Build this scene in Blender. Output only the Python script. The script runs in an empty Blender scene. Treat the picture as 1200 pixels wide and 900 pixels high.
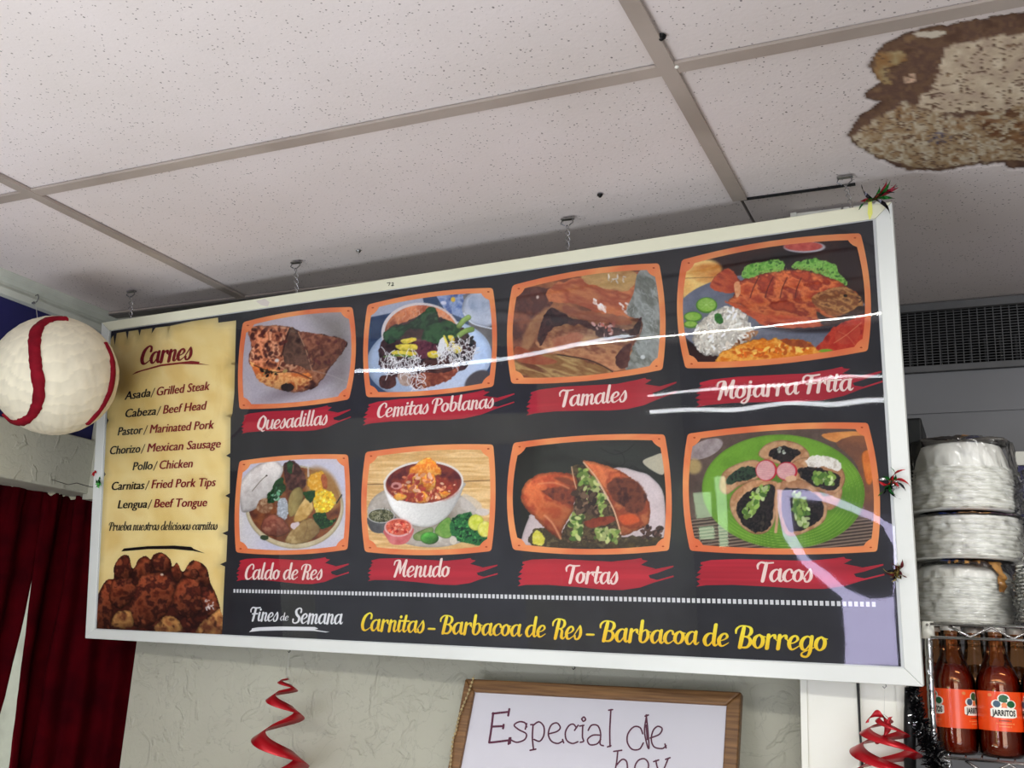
import bpy, bmesh, math, random
import numpy as np
from mathutils import Vector, Matrix
PI = math.pi
# ------------------------------------------------------------------ camera, world, lights, exposure
PITCH, ROLL, YAW, FPX = 0.25285841, 0.05043725, -0.44427175, 1200.0
CZ = 1.63                       # eye height above the floor
H = 0.7736                      # ceiling above the eye
fwd = np.array([math.sin(YAW)*math.cos(PITCH), math.cos(YAW)*math.cos(PITCH), math.sin(PITCH)])
_r = np.array([math.cos(YAW), -math.sin(YAW), 0.0]); _u = np.cross(_r, fwd)
c_, s_ = math.cos(ROLL), math.sin(ROLL)
RIGHT = c_*_r + s_*_u; UP = -s_*_r + c_*_u
cam_d = bpy.data.cameras.new('camera'); cam = bpy.data.objects.new('camera', cam_d)
bpy.context.scene.collection.objects.link(cam)
cam_d.sensor_width = 36; cam_d.lens = 36*FPX/1200; cam_d.clip_start = .02
M = Matrix(((RIGHT[0], UP[0], -fwd[0], 0), (RIGHT[1], UP[1], -fwd[1], 0), (RIGHT[2], UP[2], -fwd[2], CZ), (0, 0, 0, 1)))
cam.matrix_world = M
scn = bpy.context.scene; scn.camera = cam
scn.view_settings.view_transform = 'Standard'; scn.view_settings.look = 'None'
scn.view_settings.gamma = 1; scn.view_settings.use_curve_mapping = False
scn.view_settings.exposure = 0.04
w = bpy.data.worlds.new('daylight'); scn.world = w; w.use_nodes = True
w.node_tree.nodes['Background'].inputs[0].default_value = (.86, .9, 1.0, 1)
w.node_tree.nodes['Background'].inputs[1].default_value = .5

def area(name, loc, size, power, rot=(0, 0, 0), col=(1, 1, 1)):
    l = bpy.data.lights.new(name, 'AREA'); l.shape = 'RECTANGLE'; l.size, l.size_y = size
    l.energy = power; l.color = col
    o = bpy.data.objects.new(name, l); scn.collection.objects.link(o)
    o.location = (loc[0], loc[1], loc[2]+CZ); o.rotation_euler = rot
    return o
area('tube_light', (-.55, -.45, H-.075), (2.4, .045), 38, (0, 0, 0), (1, .98, .9))
area('tube_light', (1.1, -.8, H-.075), (1.6, .045), 30, (0, 0, 0), (1, .98, .92))
area('front_fill', (1.2, -2.15, -.35), (1.6, 1.9), 40, (math.radians(98), 0, math.radians(12)), (.9, .94, 1))  # unseen area light added to brighten the ceiling

area('rack_fill', (.42, 1.25, H-.06), (.5, .06), 4.5, (0, 0, 0), (1, .99, .93))  # added fill for the plate packs and the rack
area('ceiling_upfill', (-1.15, .42, -.5), (1.2, .3), 15, (PI, 0, 0), (.86, .92, 1))  # added upward fill, brightens the ceiling in front of the sign

# ------------------------------------------------------------------ helpers
C = scn.collection
def ray(x, y): return RIGHT*(x-600)/FPX - UP*(y-450)/FPX + fwd
def pt(x, y, X=None, Y=None, Z=None, D=None):
    d = ray(x, y)
    s = X/d[0] if X is not None else Y/d[1] if Y is not None else Z/d[2] if Z is not None else D
    p = d*s; return Vector((p[0], p[1], p[2]+CZ))
def W(x, y, z): return Vector((x, y, z+CZ))
def lin(c):
    c = np.asarray(c, float)/255.0
    return np.where(c <= .04045, c/12.92, ((c+.055)/1.055)**2.4)
def L4(c): v = lin(c); return (float(v[0]), float(v[1]), float(v[2]), 1)
def tag(o, label=None, cat=None, group=None, kind=None):
    for k, v in (('label', label), ('category', cat), ('group', group), ('kind', kind)):
        if v: o[k] = v
    return o
def empty(name, loc, label=None, cat=None, group=None, kind=None):
    o = bpy.data.objects.new(name, None); C.objects.link(o); o.location = loc
    o.empty_display_size = .02
    return tag(o, label, cat, group, kind)
def link(name, me, mats, parent=None, smooth=False):
    if not isinstance(mats, (list, tuple)): mats = [mats]
    for m in mats: me.materials.append(m)
    o = bpy.data.objects.new(name, me); C.objects.link(o)
    if smooth: me.polygons.foreach_set('use_smooth', [True]*len(me.polygons))
    if parent:
        o.parent = parent; o.matrix_parent_inverse = Matrix.Translation(parent.location).inverted()
    return o
class MB:
    """collects geometry in world coordinates"""
    def __init__(s): s.v = []; s.f = []; s.m = []; s.mi = 0
    def add(s, vs, fs):
        b = len(s.v); s.v += [tuple(p) for p in vs]
        s.f += [tuple(i+b for i in f) for f in fs]; s.m += [s.mi]*len(fs)
    def box(s, a, b, mat=None):
        (x0, y0, z0), (x1, y1, z1) = a, b
        vs = [Vector((x, y, z)) for z in (z0, z1) for y in (y0, y1) for x in (x0, x1)]
        if mat is not None: vs = [mat @ v for v in vs]
        s.add(vs, [(0, 2, 3, 1), (4, 5, 7, 6), (0, 1, 5, 4), (2, 6, 7, 3), (0, 4, 6, 2), (1, 3, 7, 5)])
    def tube(s, pts, r, n=6, caps=True, closed=False):
        pts = [Vector(p) for p in pts]; rs = r if isinstance(r, (list, tuple)) else [r]*len(pts)
        base = len(s.v); prev = None; m = len(pts)
        for i, p in enumerate(pts):
            t = (pts[(i+1) % m]-pts[i-1]) if closed else (pts[min(i+1, m-1)]-pts[max(i-1, 0)])
            if t.length < 1e-9: t = Vector((0, 0, 1))
            t.normalize()
            a = prev if prev is not None else (Vector((0, 0, 1)) if abs(t.z) < .9 else Vector((1, 0, 0)))
            a = (a - t*a.dot(t)); a.normalize(); b = t.cross(a); prev = a
            for k in range(n):
                q = 2*PI*k/n; s.v.append(tuple(p+(a*math.cos(q)+b*math.sin(q))*rs[i]))
        for i in range(m if closed else m-1):
            j = (i+1) % m
            for k in range(n):
                l = (k+1) % n; s.f.append((base+i*n+k, base+i*n+l, base+j*n+l, base+j*n+k)); s.m.append(s.mi)
        if caps and not closed:
            s.f.append(tuple(base+k for k in range(n))[::-1]); s.f.append(tuple(base+(m-1)*n+k for k in range(n))); s.m += [s.mi]*2
    def lathe(s, c, prof, n=32, a0=0, a1=2*PI):
        full = abs(a1-a0-2*PI) < 1e-6; k = n if full else n+1; base = len(s.v)
        for r, z in prof:
            for i in range(k):
                q = a0+(a1-a0)*i/n; s.v.append((c[0]+r*math.cos(q), c[1]+r*math.sin(q), c[2]+z))
        for j in range(len(prof)-1):
            for i in range(n):
                l = (i+1) % k; s.f.append((base+j*k+i, base+j*k+l, base+(j+1)*k+l, base+(j+1)*k+i)); s.m.append(s.mi)
    def ball(s, c, r, n=8, sz=1):
        s.lathe(c, [(max(1e-5, r*math.sin(PI*j/(n//2+1))), -r*sz*math.cos(PI*j/(n//2+1))) for j in range(n//2+2)], n)
    def build(s, name, mats, parent=None, smooth=False):
        me = bpy.data.meshes.new(name); me.from_pydata(s.v, [], s.f); me.update()
        o = link(name, me, mats, parent, smooth)
        if any(s.m): me.polygons.foreach_set('material_index', s.m)
        return o
def bevel(o, wd=.002, seg=2):
    m = o.modifiers.new('bevel', 'BEVEL'); m.width = wd; m.segments = seg; m.limit_method = 'ANGLE'; m.angle_limit = .6
    return o
def boxo(name, a, b, mat, parent=None, bv=0):
    m = MB(); m.box((a[0], a[1], a[2]+CZ), (b[0], b[1], b[2]+CZ)); o = m.build(name, mat, parent)
    if bv: bevel(o, bv)
    return o

# ------------------------------------------------------------------ noise for painting and relief
_rs = np.random.RandomState(7); _T = _rs.rand(256, 256)
def vn(x, y):
    xi = np.floor(x).astype(int); yi = np.floor(y).astype(int); fx = x-xi; fy = y-yi
    fx = fx*fx*(3-2*fx); fy = fy*fy*(3-2*fy)
    a = _T[yi & 255, xi & 255]; b = _T[yi & 255, (xi+1) & 255]; c = _T[(yi+1) & 255, xi & 255]; d = _T[(yi+1) & 255, (xi+1) & 255]
    return (a*(1-fx)+b*fx)*(1-fy)+(c*(1-fx)+d*fx)*fy
def fbm(x, y, seed=0, o=4):
    v = 0; a = .5; t = 0
    for i in range(o):
        v = v+a*vn(x*2**i+seed*17.3+i*31, y*2**i+seed*9.1+i*13); t += a; a *= .55
    return v/t
def sm(e0, e1, x):
    t = np.clip((x-e0)/(e1-e0), 0, 1); return t*t*(3-2*t)
def polysd(X, Y, pts):
    pts = np.asarray(pts, float); n = len(pts); d = np.full(X.shape, 1e18); ins = np.zeros(X.shape, bool)
    for i in range(n):
        ax, ay = pts[i]; bx, by = pts[(i+1) % n]; ex, ey = bx-ax, by-ay
        t = np.clip(((X-ax)*ex+(Y-ay)*ey)/(ex*ex+ey*ey+1e-12), 0, 1)
        d = np.minimum(d, (X-ax-t*ex)**2+(Y-ay-t*ey)**2)
        if ay != by:
            ins ^= ((ay > Y) != (by > Y)) & (X < (bx-ax)*(Y-ay)/(by-ay)+ax)
    d = np.sqrt(d); return np.where(ins, -d, d)
def cr(pts, n=8, closed=False):
    """Catmull-Rom through points of any dimension"""
    P = [np.asarray(p, float) for p in pts]; m = len(P); out = []
    if m < 3 and not closed: return P
    rng = m if closed else m-1
    for i in range(rng):
        if closed: a, b, c, d = P[i-1], P[i], P[(i+1) % m], P[(i+2) % m]
        else: a, b, c, d = P[max(i-1, 0)], P[i], P[i+1], P[min(i+2, m-1)]
        for k in range(n):
            t = k/n; out.append(.5*((2*b)+(-a+c)*t+(2*a-5*b+4*c-d)*t*t+(-a+3*b-3*c+d)*t**3))
    if not closed: out.append(P[-1])
    return out
class Pic:
    """a printed picture: colours worked out point by point over a fine grid"""
    def __init__(s, X, Y, seed=1):
        s.X, s.Y = X, Y; s.C = np.zeros(X.shape+(3,)); s.seed = seed; s.R = random.Random(seed)
    def pal(s, cols, sc, sx=1, rot=0):
        s.seed += 1; c, d = math.cos(rot), math.sin(rot)
        u = (s.X*c+s.Y*d)/(sc*sx); v = (-s.X*d+s.Y*c)/sc
        n = np.clip((fbm(u, v, s.seed)-.5)*1.9+.5, 0, .9999)*(len(cols)-1)
        i = n.astype(int); f = (n-i)[..., None]; cols = np.asarray(cols, float)
        if len(cols) == 1: return np.broadcast_to(cols[0], s.C.shape)
        return cols[i]*(1-f)+cols[np.minimum(i+1, len(cols)-1)]*f
    def put(s, sd, cols, sc=40, soft=3, light=None, sx=1, rot=0, op=1, edge=None):
        if not isinstance(cols[0], (tuple, list)): cols = [cols]
        col = s.pal(cols, sc, sx, rot)
        if light is not None:       # the studio light inside the printed photo
            x, y = s.X, s.Y; m = sd < 0
            if m.any():
                cx, cy = x[m].mean(), y[m].mean(); q = ((x-cx)*light[0]+(y-cy)*light[1])/(np.sqrt(((x[m]-cx)**2+(y[m]-cy)**2).mean())+1e-6)
                col = col*np.clip(1+q*light[2], .3, 1.7)[..., None]
        if edge: col = col*(1-edge[1]*(1-sm(0, edge[0], -sd)))[..., None]
        a = (1-sm(-soft, soft*.3, sd))*op
        s.C = s.C*(1-a[..., None])+col*a[..., None]
    def wob(s, wb):
        if not wb: return s.X, s.Y
        s.seed += 1; k = max(12., wb*3.)
        return s.X+(fbm(s.X/k, s.Y/k, s.seed)-.5)*wb*2.4, s.Y+(fbm(s.X/k+40, s.Y/k+9, s.seed)-.5)*wb*2.4
    def poly(s, pts, cols, wb=0, curve=True, **k):
        x, y = s.wob(wb)
        if curve: pts = cr(pts, 4, True)
        s.put(polysd(x, y, pts), cols, **k)
    def ell(s, cx, cy, rx, ry, cols, rot=0, wb=0, **k):
        x, y = s.wob(wb); c, d = math.cos(rot), math.sin(rot)
        u = ((x-cx)*c+(y-cy)*d)/rx; v = (-(x-cx)*d+(y-cy)*c)/ry
        s.put((np.sqrt(u*u+v*v)-1)*min(rx, ry), cols, **k)
    def line(s, pts, wd, cols, **k):
        pts = cr(pts, 5); d = np.full(s.X.shape, 1e18)
        for a, b in zip(pts[:-1], pts[1:]):
            e = b-a; t = np.clip(((s.X-a[0])*e[0]+(s.Y-a[1])*e[1])/(e@e+1e-9), 0, 1)
            d = np.minimum(d, (s.X-a[0]-t*e[0])**2+(s.Y-a[1]-t*e[1])**2)
        s.put(np.sqrt(d)-wd/2, cols, **k)
    def specks(s, region, n, size, cols, soft=2, asp=1.6, op=1, rot=None):
        xs = [p[0] for p in region]; ys = [p[1] for p in region]; R = s.R; k = 0
        reg = np.asarray(region, float)
        while k < n:
            x, y = R.uniform(min(xs), max(xs)), R.uniform(min(ys), max(ys))
            if polysd(np.array([x]), np.array([y]), reg)[0] > 0: continue
            k += 1; r = size*R.uniform(.5, 1.3)
            q = R.uniform(0, PI) if rot is None else rot+R.uniform(-.3, .3)
            c, d = math.cos(q), math.sin(q); c3 = np.array(R.choice(cols), float)*R.uniform(.85, 1.15)
            m = (abs(s.X-x) < r*asp+soft*2) & (abs(s.Y-y) < r*asp+soft*2)
            if not m.any(): continue
            u = ((s.X[m]-x)*c+(s.Y[m]-y)*d)/asp; v = -(s.X[m]-x)*d+(s.Y[m]-y)*c
            a = ((1-sm(-soft, soft*.3, np.sqrt(u*u+v*v)-r))*op)[:, None]
            s.C[m] = s.C[m]*(1-a)+c3*a
    def strings(s, region, n, ln, wd, cols, op=1):
        R = s.R; xs = [p[0] for p in region]; ys = [p[1] for p in region]; reg = np.asarray(region, float)
        k = 0
        while k < n:
            x, y = R.uniform(min(xs), max(xs)), R.uniform(min(ys), max(ys))
            if polysd(np.array([x]), np.array([y]), reg)[0] > 0: continue
            k += 1; q = R.uniform(0, 2*PI); pts = [(x, y)]
            for _ in range(3):
                q += R.uniform(-.9, .9); x += math.cos(q)*ln/3; y += math.sin(q)*ln/3; pts.append((x, y))
            m = (abs(s.X-pts[0][0]) < ln*1.2) & (abs(s.Y-pts[0][1]) < ln*1.2)
            if not m.any(): continue
            P = cr(pts, 3); d = np.full(m.sum(), 1e18)
            for a, b in zip(P[:-1], P[1:]):
                e = b-a; t = np.clip(((s.X[m]-a[0])*e[0]+(s.Y[m]-a[1])*e[1])/(e@e+1e-9), 0, 1)
                d = np.minimum(d, (s.X[m]-a[0]-t*e[0])**2+(s.Y[m]-a[1]-t*e[1])**2)
            a = ((1-sm(-1.5, 1, np.sqrt(d)-wd/2))*op)[:, None]
            s.C[m] = s.C[m]*(1-a)+np.array(R.choice(cols), float)*a
def grid_mesh(name, P, mats, parent=None, col=None, smooth=True, extra=None):
    n, m = P.shape[:2]; me = bpy.data.meshes.new(name)
    idx = np.arange(n*m).reshape(n, m)
    f = np.stack([idx[:-1, :-1], idx[1:, :-1], idx[1:, 1:], idx[:-1, 1:]], -1).reshape(-1, 4)
    me.vertices.add(n*m); me.vertices.foreach_set('co', P.reshape(-1).astype(np.float32))
    me.loops.add(f.size); me.loops.foreach_set('vertex_index', f.reshape(-1).astype(np.int32))
    me.polygons.add(len(f)); me.polygons.foreach_set('loop_start', (np.arange(len(f))*4).astype(np.int32))
    me.polygons.foreach_set('loop_total', np.full(len(f), 4, np.int32))
    me.update(calc_edges=True); me.validate()
    if col is not None: set_col(me, col)
    if extra is not None:
        a = me.attributes.new('stain', 'FLOAT', 'POINT'); a.data.foreach_set('value', extra.reshape(-1).astype(np.float32))
    return link(name, me, mats, parent, smooth)
def set_col(me, col):
    a = me.color_attributes.new('Col', 'FLOAT_COLOR', 'POINT')
    v = np.ones((len(me.vertices), 4), np.float32); v[:, :3] = lin(np.clip(col.reshape(-1, 3), 0, 255))
    a.data.foreach_set('color', v.reshape(-1))

# ------------------------------------------------------------------ materials
def mat(name, col, rough=.6, metal=0, noise=None, bump=None, spec=.5, coat=0, trans=0, alpha=1, col2=None, nscale=8, coords='Object'):
    m = bpy.data.materials.new(name); m.use_nodes = True; nt = m.node_tree; b = nt.nodes['Principled BSDF']
    b.inputs['Roughness'].default_value = rough; b.inputs['Metallic'].default_value = metal
    b.inputs['Specular IOR Level'].default_value = spec; b.inputs['Coat Weight'].default_value = coat
    b.inputs['Transmission Weight'].default_value = trans; b.inputs['Alpha'].default_value = alpha
    geo = nt.nodes.new('ShaderNodeNewGeometry')
    n = nt.nodes.new('ShaderNodeTexNoise'); n.inputs['Scale'].default_value = nscale; n.inputs['Detail'].default_value = 6
    nt.links.new(geo.outputs['Position'], n.inputs['Vector'])
    r = nt.nodes.new('ShaderNodeValToRGB'); r.color_ramp.elements[0].position = .35; r.color_ramp.elements[1].position = .65
    c2 = col2 if col2 else tuple(v*.88 for v in col)
    r.color_ramp.elements[0].color = L4(c2); r.color_ramp.elements[1].color = L4(col)
    nt.links.new(n.outputs['Fac'], r.inputs['Fac']); nt.links.new(r.outputs['Color'], b.inputs['Base Color'])
    if bump:
        n2 = nt.nodes.new('ShaderNodeTexNoise'); n2.inputs['Scale'].default_value = bump[0]; n2.inputs['Detail'].default_value = 5
        nt.links.new(geo.outputs['Position'], n2.inputs['Vector'])
        bp = nt.nodes.new('ShaderNodeBump'); bp.inputs['Strength'].default_value = bump[1]; bp.inputs['Distance'].default_value = bump[2]
        nt.links.new(n2.outputs['Fac'], bp.inputs['Height']); nt.links.new(bp.outputs['Normal'], b.inputs['Normal'])
    return m
def mat_print(name='printed_ink'):
    m = bpy.data.materials.new(name); m.use_nodes = True; nt = m.node_tree; b = nt.nodes['Principled BSDF']
    a = nt.nodes.new('ShaderNodeAttribute'); a.attribute_name = 'Col'
    nt.links.new(a.outputs['Color'], b.inputs['Base Color']); b.inputs['Roughness'].default_value = .55
    b.inputs['Specular IOR Level'].default_value = .2
    return m
def mat_clear(name, ior=1.45, rough=.02, tint=(255, 255, 255), gl=1.0, extra=0.0):
    m = bpy.data.materials.new(name); m.use_nodes = True; nt = m.node_tree; nt.nodes.clear()
    o = nt.nodes.new('ShaderNodeOutputMaterial'); t = nt.nodes.new('ShaderNodeBsdfTransparent'); g = nt.nodes.new('ShaderNodeBsdfGlossy')
    f = nt.nodes.new('ShaderNodeFresnel'); f.inputs['IOR'].default_value = ior; mx = nt.nodes.new('ShaderNodeMixShader')
    t.inputs['Color'].default_value = L4(tint); g.inputs['Roughness'].default_value = rough
    ad = nt.nodes.new('ShaderNodeMath'); ad.operation = 'MULTIPLY_ADD'; ad.inputs[1].default_value = gl; ad.inputs[2].default_value = extra
    nt.links.new(f.outputs[0], ad.inputs[0]); nt.links.new(ad.outputs[0], mx.inputs[0])
    nt.links.new(t.outputs[0], mx.inputs[1]); nt.links.new(g.outputs[0], mx.inputs[2]); nt.links.new(mx.outputs[0], o.inputs['Surface'])
    return m
def mat_emit(name, col, st):
    m = bpy.data.materials.new(name); m.use_nodes = True; b = m.node_tree.nodes['Principled BSDF']
    b.inputs['Base Color'].default_value = L4(col); b.inputs['Emission Color'].default_value = L4(col); b.inputs['Emission Strength'].default_value = st
    return m
def mat_tile(stain=False):
    m = mat('stained_ceiling_tile' if stain else 'ceiling_tile', (228, 219, 217), .9, col2=(217, 208, 203), nscale=2.2, spec=.1)
    nt = m.node_tree; b = nt.nodes['Principled BSDF']; base = b.inputs['Base Color'].links[0].from_socket
    geo = nt.nodes.new('ShaderNodeNewGeometry'); last = base
    for sc, th, k, stretch in ((95, .10, 120, 1), (150, .14, 140, 1), (60, .06, 95, .8), (48, .05, 110, 1.3)):
        mp = nt.nodes.new('ShaderNodeMapping'); mp.inputs['Scale'].default_value = (1, stretch, 0.0)
        mp.inputs['Rotation'].default_value = (0, 0, sc*.1)
        v = nt.nodes.new('ShaderNodeTexVoronoi'); v.inputs['Scale'].default_value = sc
        nt.links.new(geo.outputs['Position'], mp.inputs['Vector']); nt.links.new(mp.outputs[0], v.inputs['Vector'])
        sep = nt.nodes.new('ShaderNodeSeparateColor'); nt.links.new(v.outputs['Color'], sep.inputs[0])
        mu = nt.nodes.new('ShaderNodeMath'); mu.operation = 'MULTIPLY'; mu.inputs[1].default_value = th*1.6
        nt.links.new(sep.outputs[0], mu.inputs[0])
        lt = nt.nodes.new('ShaderNodeMath'); lt.operation = 'LESS_THAN'
        nt.links.new(v.outputs['Distance'], lt.inputs[0]); nt.links.new(mu.outputs[0], lt.inputs[1])
        mx = nt.nodes.new('ShaderNodeMix'); mx.data_type = 'RGBA'; mx.inputs[7].default_value = L4((k, k*.93, k*.9))
        ml = nt.nodes.new('ShaderNodeMath'); ml.operation = 'MULTIPLY'; ml.inputs[1].default_value = .8
        nt.links.new(lt.outputs[0], ml.inputs[0]); nt.links.new(ml.outputs[0], mx.inputs[0]); nt.links.new(last, mx.inputs[6]); last = mx.outputs[2]
    if stain:
        a = nt.nodes.new('ShaderNodeAttribute'); a.attribute_name = 'Col'; s = nt.nodes.new('ShaderNodeAttribute'); s.attribute_name = 'stain'
        mx = nt.nodes.new('ShaderNodeMix'); mx.data_type = 'RGBA'
        nt.links.new(s.outputs['Fac'], mx.inputs[0]); nt.links.new(last, mx.inputs[6]); nt.links.new(a.outputs['Color'], mx.inputs[7]); last = mx.outputs[2]
    nt.links.new(last, b.inputs['Base Color'])
    n2 = nt.nodes.new('ShaderNodeTexNoise'); n2.inputs['Scale'].default_value = 160
    bp = nt.nodes.new('ShaderNodeBump'); bp.inputs['Strength'].default_value = .25; bp.inputs['Distance'].default_value = .002
    nt.links.new(geo.outputs['Position'], n2.inputs['Vector']); nt.links.new(n2.outputs['Fac'], bp.inputs['Height']); nt.links.new(bp.outputs['Normal'], b.inputs['Normal'])
    return m
def mat_stucco():
    m = mat('trowelled_plaster', (188, 187, 170), .7, col2=(176, 174, 158), nscale=3)
    nt = m.node_tree; b = nt.nodes['Principled BSDF']; base = b.inputs['Base Color'].links[0].from_socket
    geo = nt.nodes.new('ShaderNodeNewGeometry')
    n1 = nt.nodes.new('ShaderNodeTexNoise'); n1.inputs['Scale'].default_value = 16; n1.inputs['Detail'].default_value = 8; n1.inputs['Distortion'].default_value = 1.4
    r = nt.nodes.new('ShaderNodeValToRGB'); r.color_ramp.elements[0].position = .56; r.color_ramp.elements[1].position = .64
    n2 = nt.nodes.new('ShaderNodeTexNoise'); n2.inputs['Scale'].default_value = 45; n2.inputs['Detail'].default_value = 4; n2.inputs['Distortion'].default_value = 2
    ad = nt.nodes.new('ShaderNodeMath'); ad.operation = 'MULTIPLY_ADD'; ad.inputs[1].default_value = .5
    nt.links.new(geo.outputs['Position'], n1.inputs['Vector']); nt.links.new(geo.outputs['Position'], n2.inputs['Vector'])
    nt.links.new(n1.outputs['Fac'], r.inputs['Fac']); nt.links.new(n2.outputs['Fac'], ad.inputs[0]); nt.links.new(r.outputs['Color'], ad.inputs[2])
    bp = nt.nodes.new('ShaderNodeBump'); bp.inputs['Strength'].default_value = .6; bp.inputs['Distance'].default_value = .0035
    nt.links.new(ad.outputs[0], bp.inputs['Height']); nt.links.new(bp.outputs['Normal'], b.inputs['Normal'])
    # thin grimy cracks of their own shape
    n3 = nt.nodes.new('ShaderNodeTexNoise'); n3.inputs['Scale'].default_value = 9; n3.inputs['Detail'].default_value = 9; n3.inputs['Distortion'].default_value = 2.5
    sb = nt.nodes.new('ShaderNodeMath'); sb.operation = 'SUBTRACT'; sb.inputs[1].default_value = .5
    ab = nt.nodes.new('ShaderNodeMath'); ab.operation = 'ABSOLUTE'; lt = nt.nodes.new('ShaderNodeMapRange')
    lt.inputs['From Min'].default_value = 0; lt.inputs['From Max'].default_value = .012; lt.inputs['To Min'].default_value = .24; lt.inputs['To Max'].default_value = 0
    nt.links.new(geo.outputs['Position'], n3.inputs['Vector']); nt.links.new(n3.outputs['Fac'], sb.inputs[0]); nt.links.new(sb.outputs[0], ab.inputs[0]); nt.links.new(ab.outputs[0], lt.inputs['Value'])
    mx = nt.nodes.new('ShaderNodeMix'); mx.data_type = 'RGBA'; mx.inputs[7].default_value = L4((110, 105, 95))
    nt.links.new(lt.outputs[0], mx.inputs[0]); nt.links.new(base, mx.inputs[6]); nt.links.new(mx.outputs[2], b.inputs['Base Color'])
    return m
def mat_wood():
    m = mat('oak_moulding', (150, 104, 58), .45); nt = m.node_tree; b = nt.nodes['Principled BSDF']
    geo = nt.nodes.new('ShaderNodeNewGeometry'); mp = nt.nodes.new('ShaderNodeMapping'); mp.inputs['Scale'].default_value = (3, 60, 60)
    n = nt.nodes.new('ShaderNodeTexNoise'); n.inputs['Scale'].default_value = 4; n.inputs['Detail'].default_value = 6
    r = nt.nodes.new('ShaderNodeValToRGB'); r.color_ramp.elements[0].position = .3; r.color_ramp.elements[1].position = .7
    r.color_ramp.elements[0].color = L4((88, 58, 32)); r.color_ramp.elements[1].color = L4((138, 99, 58))
    nt.links.new(geo.outputs['Position'], mp.inputs['Vector']); nt.links.new(mp.outputs[0], n.inputs['Vector']); nt.links.new(n.outputs['Fac'], r.inputs['Fac']); nt.links.new(r.outputs['Color'], b.inputs['Base Color'])
    return m
tile_m = mat_tile(); stain_m = mat_tile(True); stucco = mat_stucco(); wood = mat_wood(); ink = mat_print()
bar_m = mat('painted_grid_metal', (178, 166, 156), .5, col2=(160, 148, 138), nscale=6)
white_trim = mat('white_gloss_paint', (214, 218, 206), .4, bump=(40, .1, .002))
pillar_m = mat('white_painted_board', (238, 238, 228), .35, nscale=5, col2=(230, 229, 216), bump=(30, .12, .002))
blue_m = mat('royal_blue_paint', (26, 26, 92), .6)
greywall = mat('grey_kitchen_wall', (150, 150, 152), .7, col2=(140, 140, 142), nscale=3)
alu = mat('brushed_aluminium_rail', (226, 229, 224), .35, metal=0, spec=.6, nscale=3, col2=(214, 217, 212))
dark_m = mat('dark_void', (14, 14, 15), .9)
chrome = mat('chrome_wire', (215, 215, 215), .18, metal=1)
steel = mat('dull_steel', (150, 150, 148), .35, metal=1)
black_m = mat('black_plastic', (12, 12, 13), .5, spec=.3)
cable_m = mat('black_cable', (16, 16, 18), .5)
floor_m = mat('brown_floor_tile', (128, 116, 104), .45, nscale=4)
curtain_m = mat('wine_red_velvet', (70, 0, 8), .9, col2=(50, 0, 6), nscale=14, spec=.05)
paper_m = mat('crepe_paper', (226, 217, 190), .85, col2=(206, 194, 160), nscale=26, bump=(60, .5, .002), spec=.15)
redpaper = mat('red_crepe_paper', (138, 16, 34), .8, col2=(112, 10, 26), nscale=40, bump=(90, .5, .002), spec=.15)
redfoil = mat('red_foil', (182, 6, 26), .3, metal=.3, nscale=12)
greenfoil = mat('green_foil', (20, 110, 36), .25, metal=.6)
silverfoil = mat('silver_foil', (200, 200, 200), .25, metal=.9)
darkfoil = mat('dark_foil', (40, 38, 44), .2, metal=.9)
thread_m = mat('clear_thread', (200, 200, 195), .4)
board_m = mat('whiteboard_enamel', (206, 204, 212), .25, nscale=2, col2=(200, 198, 207))
marker_m = mat('plum_marker_ink', (84, 14, 52), .5)
foam_m = mat('white_foam_plate', (250, 250, 242), .5, nscale=20, col2=(244, 243, 234))

# ------------------------------------------------------------------ setting: ceiling
ceil = boxo('ceiling', (-2.6, -2.2, H+.09), (2.1, 2.45, H+.12), dark_m); ceil['kind'] = 'structure'
xs = [-2.03, -1.578, -.361, .858, 2.075]; ys = [-1.847, -1.237, -.628, -.018, .5915, 1.2014, 1.811]
def ctile(x0, x1, y0, y1, dz=0):
    m = MB(); m.box((x0, y0, H+.004+CZ+dz), (x1, y1, H+.02+CZ+dz)); return m.build('ceiling_tile', tile_m, ceil)
for j in range(len(ys)-1):
    for i in range(len(xs)-1):
        if i >= 2 and j == len(ys)-2: continue
        ctile(xs[i]+.003, xs[i+1]-.003, ys[j]+.003, ys[j+1]-.003, random.Random(i*7+j).uniform(0, .0015))
ctile(-.358, -.175, 1.652, 2.30, .004); ctile(.861, 2.07, 1.2044, 2.30)
for j, y in enumerate(ys[1:]):
    x1 = -.36 if j == len(ys)-2 else 2.075
    boxo('grid_bar', (-2.03, y-.012, H-.0015), (x1, y+.012, H+.003), bar_m, ceil)
for x in xs[1:4]:
    y1 = 1.64 if x == -.361 else (1.811 if x < 0 else 2.3)
    boxo('grid_bar', (x-.012, -1.85, H-.0025), (x+.012, y1, H+.003), bar_m, ceil)
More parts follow.
